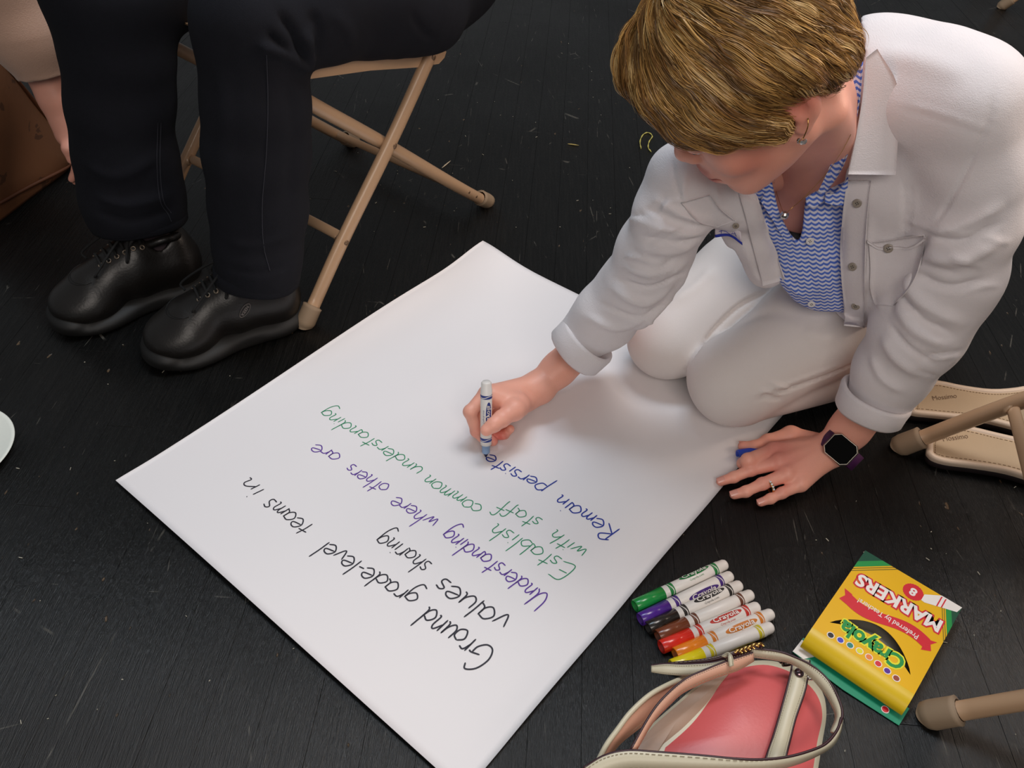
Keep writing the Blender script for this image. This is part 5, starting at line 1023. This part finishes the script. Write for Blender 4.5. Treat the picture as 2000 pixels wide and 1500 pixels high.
V5, Q5 = AB.mesh(1); ab = mk('body', V5, Q5, M_SKIN, arm, col=skin_tint(V5) * .9); slv = mk('sleeve', V, Q, M_SWEAT, arm)

# ================================================================== brown bag at the left edge
def leather():
    m = mat('brown_printed_cloth', (100, 62, 36), .6, var=.25, scale=9, bump=.2, bscale=180); b = m.node_tree.nodes['Principled BSDF']; L = m.node_tree.links; tc = N(m, 'ShaderNodeTexCoord'); v = N(m, 'ShaderNodeTexVoronoi'); v.inputs['Scale'].default_value = 13; L.new(tc.outputs['Object'], v.inputs['Vector'])
    r1 = math_node(m, 'LESS_THAN', v.outputs[0], .30); n = N(m, 'ShaderNodeTexNoise'); n.inputs['Scale'].default_value = 60; L.new(tc.outputs['Object'], n.inputs['Vector']); k = math_node(m, 'MULTIPLY', r1, math_node(m, 'GREATER_THAN', n.outputs[0], .52)); mx = N(m, 'ShaderNodeMix'); mx.data_type = 'RGBA'
    src = b.inputs['Base Color'].links[0].from_socket; L.new(src, mx.inputs[6]); mx.inputs[7].default_value = (*s2l((52, 30, 16)), 1); L.new(math_node(m, 'MULTIPLY', k, .65), mx.inputs[0]); L.new(mx.outputs[2], b.inputs['Base Color']); return m
M_BAG = leather(); M_PIPE = mat('bag_piping', (86, 48, 26), .5)
E1 = cr([at(142, 306, .012), at(128, 276, .05), at(62, 192, .16), at(0, 118, .26), at(-70, 30, .34)], 26); E2 = cr([at(143, 316, .001), at(126, 338, .001), at(62, 386, .001), at(0, 433, .001), at(-70, 484, .001)], 26)
V = []
for i, (a, b_) in enumerate(zip(E1, E2)):
    t = i / 25; bul = .020 * math.sin(math.pi * min(1, t * 1.5 + .05)); back = np.array([a[0] - .16 * t - .02, a[1] + .10 * t + .012, 0.002]); outn = unit(np.array([.55, -.75, .35]))
    sec = [b_, b_ + outn * .006 + [0, 0, .006], b_ * .75 + a * .25 + outn * bul * .9, b_ * .5 + a * .5 + outn * bul, b_ * .25 + a * .75 + outn * bul * .7, a + [0, 0, .0], a + unit(back - b_) * .02 - [0, 0, .006], a * .5 + back * .5 + unit(back - a) * .02, back]; V += sec
k = 9; Fc = grid_faces(26, k, cv=True) + [tuple(range(k))[::-1], tuple(range(25 * k, 26 * k))]; bagr = thing('tote_bag', 'brown patterned cloth bag slumped on the floor at the left edge', 'bag', np.array([V[3 * k][0], V[3 * k][1], 0])); V = np.array(V); V += fray(V, .0035, 38, 8)[:, None] * np.array([.5, -.7, .3]) * (V[:, 2] > .01)[:, None]
mk('bag_body', V, Fc, M_BAG, bagr); C = np.array([V[i * k + 1] * .55 + V[i * k + 2] * .45 + unit(np.array([.55, -.75, .35])) * .003 for i in range(26)]); Vt, Ft = tube(C, .0035, 8); mk('piping', Vt, Ft, M_PIPE, bagr)
Vt, Ft = tube(E1 + [0, 0, .001], .004, 8); mk('piping', Vt, Ft, M_PIPE, bagr)

# ================================================================== paper bowl at the left edge
A_, B_c, C_ = at(0, 803, .012)[:2], at(29, 852, .012)[:2], at(0, 905, .012)[:2]; Mx = np.array([B_c - A_, C_ - A_]) * 2; pc = np.linalg.solve(Mx, [B_c @ B_c - A_ @ A_, C_ @ C_ - A_ @ A_]); pR = np.linalg.norm(pc - A_)
V, nn = [], 96; prof = [(0, .003), (pR * .60, .003), (pR * .68, .005), (pR * .93, .0115), (pR * .985, .0135), (pR, .0125), (pR * .99, .0115), (pR * .68, .003), (pR * .60, .001), (0, .001)]
for i in range(nn):
    t = 2 * math.pi * i / nn
    for j, (r, h) in enumerate(prof): fl_ = (.0007 if (i % 2) else -.0003) if j in (2, 3) else 0; V.append([pc[0] + max(r, 1e-5) * math.cos(t), pc[1] + max(r, 1e-5) * math.sin(t), h + fl_])
plate = mk('paper_plate', V, grid_faces(nn, len(prof), cu=True), mat('white_paper_plate', (226, 230, 222), .6, var=.01)); tag(plate, 'white fluted paper plate on the floor at the left edge', 'plate')

# ================================================================== pair of flat sandals under the right chair
M_NUDE = mat('cream_leather', (212, 190, 168), .45, var=.03, bump=.08, bscale=400); M_INS = mat('insole_leather', (178, 154, 124), .5, var=.05, bump=.1, bscale=300); M_DARK = mat('dark_sandal_sole', (36, 26, 28), .7); M_THR = mat('tan_thread', (120, 96, 74), .8)
def sandal(up, lo, label, txt, ext=.16):
    A = cr([at(x, y, .020) for x, y in up], 30); Bq = cr([at(x, y, .020) for x, y in lo], 30); tip = (A[0] + Bq[0]) / 2; n = len(A); root = thing('sandal', label, 'sandal', (A[12] + Bq[12]) / 2 - [0, 0, .02], 'pair of flat sandals')
    ring_ = np.vstack([A, Bq[::-1]]); c = ring_.mean(0)
    def inset(d):
        T = np.roll(ring_, -1, 0) - np.roll(ring_, 1, 0); Nn = np.cross(T, [0, 0, 1.0]); Nn /= np.linalg.norm(Nn, axis=1)[:, None] + 1e-9; s_ = 1 if ((ring_ - c) * Nn).sum() > 0 else -1; q = ring_ - Nn * s_ * d; return q
    def loft(levels, m, nm, cap_=True):
        V = []; 
        for d, z in levels: q = inset(d).copy(); q[:, 2] = z; V.append(q)
        k = len(ring_); V = np.vstack(V); f = []
        for i in range(len(levels) - 1):
            for j in range(k): f.append((i * k + j, i * k + (j + 1) % k, (i + 1) * k + (j + 1) % k, (i + 1) * k + j))
        if cap_:
            o = (len(levels) - 1) * k; h = k // 2
            for j in range(h - 1): f.append((o + j, o + j + 1, o + k - 2 - j, o + k - 1 - j))
        return mk(nm, V, f, m, root)
    loft([(.004, .0008), (.001, .002), (.0, .010), (.001, .0135)], M_DARK, 'sole'); loft([(-.0005, .012), (-.0015, .017), (.0, .0205), (.0035, .0215), (.0070, .0200), (.0080, .0185)], M_NUDE, 'rim'); loft([(.0072, .0186), (.0078, .0187)], M_INS, 'insole')
    q = inset(.0105).copy(); q[:, 2] = .0190
    P = []
    for i in range(0, len(q)):
        a, b_ = q[i], q[(i + 1) % len(q)]; m_ = max(1, int(np.linalg.norm(b_ - a) / .0045))
        for j in range(m_): s0 = a + (b_ - a) * (j / m_); s1 = a + (b_ - a) * ((j + .6) / m_); P.append(box((s0 + s1) / 2, (np.linalg.norm(s1 - s0), .0006, .0006), [unit(b_ - a), np.cross([0, 0, 1], unit(b_ - a)), [0, 0, 1]]))
    V, Fc = join(P); mk('stitching', V, Fc, M_THR, root, smooth=False)
    e = unit((A[8] + Bq[8]) - (A[3] + Bq[3])); o = at(*txt, .0192); T, Ft = text_geo('Mossimo', .0135, 0, shear=.35); f2 = np.cross([0, 0, 1], e); mk('stamped_lettering', [o + e * q_[0] * .85 + f2 * q_[1] for q_ in T], Ft, M_THR, root, smooth=False)
    # low counter and vamp band beyond the frame
    i0, i1 = 20, 27; U_ = [A[i0], A[i0] * .85 + Bq[i0] * .15 + [0, 0, .035], (A[i0] + Bq[i0]) / 2 + [0, 0, .050], A[i0] * .15 + Bq[i0] * .85 + [0, 0, .035], Bq[i0]]; W_ = [p + e * .07 for p in U_]; V, Fc = strip(U_, W_, .0022, 20); mk('strap', V, Fc, M_NUDE, root)
    return root
sandal([(1778, 800), (1786, 760), (1822, 743), (1880, 753), (1935, 760), (1985, 757), (2040, 748), (2110, 752), (2190, 775), (2230, 800)], [(1779, 803), (1792, 806), (1812, 808), (1862, 813), (1920, 818), (1965, 828), (2020, 842), (2090, 850), (2180, 842), (2232, 806)], 'cream flat sandal under the chair, the one farther from the flat hand', (1822, 782))
sandal([(1812, 880), (1816, 850), (1846, 828), (1890, 832), (1950, 846), (2010, 859), (2070, 868), (2140, 876), (2210, 893), (2240, 912)], [(1813, 883), (1824, 893), (1850, 901), (1905, 908), (1965, 918), (2020, 934), (2080, 953), (2150, 966), (2210, 958), (2241, 916)], 'cream flat sandal under the chair, the one nearer the marker box', (1842, 862))

# ================================================================== coral handbag with cream straps
M_PINK = mat('coral_leather', (208, 92, 92), .38, var=.03, bump=.06, bscale=300, spec=.5); M_CREAM = mat('cream_strap_leather', (205, 196, 170), .42, var=.03, bump=.06, bscale=400); M_PEACH = mat('peach_strap_lining', (212, 160, 134), .5, var=.03); M_BEIG = mat('beige_side_leather', (170, 142, 122), .5, var=.05); M_EDGE = mat('maroon_edge_paint', (52, 20, 28), .4)
hb = thing('handbag', 'coral pink leather handbag with cream straps lying in front of the markers', 'handbag', at(1450, 1480, 0))
def dome(pts, h_edge, h_top, h_base, inset_, m, nm, nR=10, base=True):
    P = cr(pts + pts[:1], 91)[:-1]; O = np.array([at(x, y, h_edge) for x, y in P]); c = O.mean(0); V = []
    if base:
        for h, k in ((.002, inset_), (h_base * .5, inset_ * .3), (h_edge - .008, 0)): q = c + (O - c) * (1 - k); q[:, 2] = h; V.append(q)
    for r in np.linspace(1, .0005, nR): q = c + (O - c) * r; q[:, 2] = h_edge + (h_top - h_edge) * (1 - r ** 2.2) + fray(q, .0016, 34, 3) * (1 - r); V.append(q)
    R_ = len(V); V = np.vstack(V); return mk(nm, V, [tuple(q[::-1]) for q in grid_faces(R_, 90, cv=True)], m, hb)
dome([(1232, 1462), (1262, 1425), (1318, 1375), (1380, 1325), (1440, 1297), (1500, 1290), (1560, 1306), (1602, 1344), (1614, 1390), (1606, 1450), (1590, 1540), (1560, 1640), (1440, 1700), (1300, 1690), (1220, 1600)], .066, .070, .06, .06, M_CREAM, 'trim')
dome([(1290, 1462), (1345, 1410), (1390, 1355), (1420, 1318), (1452, 1304), (1500, 1299), (1552, 1317), (1592, 1352), (1606, 1395), (1596, 1450), (1580, 1540), (1545, 1625), (1440, 1680), (1330, 1660), (1270, 1570)], .0672, .079, .06, 0, M_PINK, 'front_panel', base=False)
sd = dome([(1240, 1462), (1275, 1420), (1320, 1380), (1375, 1335), (1424, 1312), (1408, 1335), (1378, 1376), (1335, 1422), (1285, 1462), (1270, 1490), (1240, 1490)], .0685, .0705, .06, 0, M_BEIG, 'side_panel', base=False)
def strap(A, B_, m, nm='strap', th=.0022, n=60, edge=True, edge2=False):
    a = cr([at(*p) for p in A], n); b_ = cr([at(*p) for p in B_], n); V, Fc = strip(a, b_, th, n, up=CAM - a.mean(0)); s_ = mk(nm, V, Fc, m, hb)
    if edge: V, Fc = tube(a, .0013, 6); mk('painted_edge', V, Fc, M_EDGE, s_)
    if edge2: V, Fc = tube(b_, .0013, 6); mk('painted_edge', V, Fc, M_EDGE, s_)
    d = .13; c1 = a * (1 - d) + b_ * d; c2_ = a * d + b_ * (1 - d); P = []
    up_ = unit(CAM - a.mean(0)) * (th / 2 + .0004)
    for C in (c1, c2_):
        for i in range(0, n - 1): P.append(box((C[i] + C[i + 1]) / 2 + up_, (np.linalg.norm(C[i + 1] - C[i]) * .6, .0004, .0004), [unit(C[i + 1] - C[i]), unit(np.cross([0, 0, 1], C[i + 1] - C[i])), [0, 0, 1]]))
    V, Fc = join(P); mk('stitching', V, Fc, mat_thr, s_, smooth=False); return s_
mat_thr = mat('strap_thread', (150, 138, 112), .8)
Hs = .098
strap([(1550, 1284, .090), (1544, 1318, .088), (1526, 1386, .086), (1510, 1440, .086), (1496, 1482, .088), (1480, 1540, .085)], [(1581, 1290, .090), (1573, 1344, .088), (1554, 1401, .086), (1544, 1440, .086), (1534, 1480, .088), (1520, 1540, .085)], M_CREAM, edge2=True)
strap([(1338, 1322, .075), (1305, 1339, .085), (1268, 1360, .09), (1232, 1393, .09), (1206, 1427, .088), (1185, 1456, .085), (1168, 1490, .08)], [(1350, 1328, .062), (1322, 1348, .070), (1284, 1386, .072), (1258, 1414, .072), (1214, 1449, .070), (1192, 1476, .068), (1178, 1500, .065)], M_PEACH, edge=False)
a = cr([at(*p) for p in [(1345, 1320, .076), (1305, 1337, .087), (1268, 1358, .092), (1232, 1391, .092), (1206, 1425, .090), (1185, 1454, .087), (1166, 1490, .082)]], 40); V, Fc = tube(a, .0026, 8); mk('strap_edge', V, Fc, M_CREAM, hb)
strap([(1470, 1275, .104), (1419, 1292, .106), (1378, 1308, .106), (1336, 1328, .106), (1294, 1365, .106), (1266, 1403, .104), (1232, 1464, .100)], [(1472, 1291, .098), (1440, 1310, .098), (1390, 1327, .098), (1336, 1352, .098), (1308, 1376, .098), (1274, 1412, .098), (1242, 1466, .096)], M_PEACH)
strap([(1272, 1300, .082), (1300, 1297, .086), (1336, 1298, .090), (1388, 1295, .096), (1418, 1288, .100)], [(1272, 1313, .080), (1300, 1317, .084), (1336, 1319, .088), (1368, 1316, .092), (1400, 1304, .096)], M_CREAM, n=40)
strap([(1300, 1296, .084), (1380, 1286, .094), (1430, 1272, .100), (1485, 1258, .100)], [(1300, 1299, .080), (1384, 1296, .090), (1440, 1283, .096), (1490, 1266, .096)], M_EDGE, n=30, edge=False)
strap([(1468, 1266, .100), (1518, 1272, .104), (1549, 1282, .106), (1586, 1300, .108), (1617, 1328, .108), (1638, 1365, .108), (1645, 1398, .108), (1632, 1432, .106)], [(1468, 1283, .092), (1512, 1289, .094), (1545, 1296, .096), (1576, 1316, .098), (1602, 1344, .098), (1620, 1370, .098), (1632, 1400, .100), (1622, 1430, .102)], M_CREAM)
strap([(1643, 1402, .108), (1636, 1424, .108), (1618, 1448, .108), (1594, 1462, .108), (1544, 1477, .108), (1492, 1483, .108), (1440, 1482, .108), (1362, 1475, .106), (1284, 1469, .104), (1225, 1466, .102), (1180, 1476, .098), (1140, 1500, .092)], [(1645, 1406, .104), (1640, 1432, .100), (1626, 1456, .098), (1598, 1474, .096), (1556, 1492, .096), (1505, 1504, .096), (1440, 1508, .096), (1362, 1508, .094), (1284, 1506, .092), (1225, 1506, .090), (1180, 1516, .088), (1150, 1535, .084)], M_CREAM)
# keeper loop, buckle, rivet, clip and ring
strap([(1409, 1281, .1035), (1420, 1275, .108), (1430, 1281, .112), (1433, 1300, .108)], [(1417, 1284, .103), (1426, 1281, .107), (1422, 1286, .111), (1424, 1303, .107)], M_CREAM, 'keeper_loop', n=20, edge=False)
for i, (x, y) in enumerate([(1442, 1274), (1450, 1272), (1458, 1268), (1466, 1266), (1474, 1262), (1484, 1261)]):
    c = at(x, y, .108); V, Fc = tube(cr([c + [-.004, -.001, 0], c + [-.001, .001, .0015], c + [.002, .002, .0005], c + [.004, 0, -.001]], 10), .0016, 8); mk('buckle_link', V, Fc, M_GOLD, hb)
c = at(1561, 1314, .0905); V, Fc = lathe(c, (0, -.2, 1), [(0, .0050), (.001, .0048), (.0025, .0030), (.0030, 0)], 16); mk('rivet', V, Fc, mat('dark_chrome', (120, 100, 105), .15, metal=1), hb)
V, Fc = tube(cr([at(1522, 1294, .088), at(1530, 1285, .092), (at(1540, 1284, .092)), at(1548, 1292, .088), at(1540, 1297, .086), at(1528, 1298, .086)], 20), .0022, 8); mk('clip', V, Fc, mat('dark_clip', (60, 50, 45), .25, metal=.9), hb)
for t in np.linspace(0, 2 * math.pi, 11)[:-1]:
    V, Fc = lathe(at(1583 + 7 * math.cos(t), 1316 + 11 * math.sin(t), .089), (0, 0, 1), [(0, .0016), (.0012, .0018), (.0024, .0012), (.0030, 0)], 8); mk('chain_link', V, Fc, M_SILV, hb)
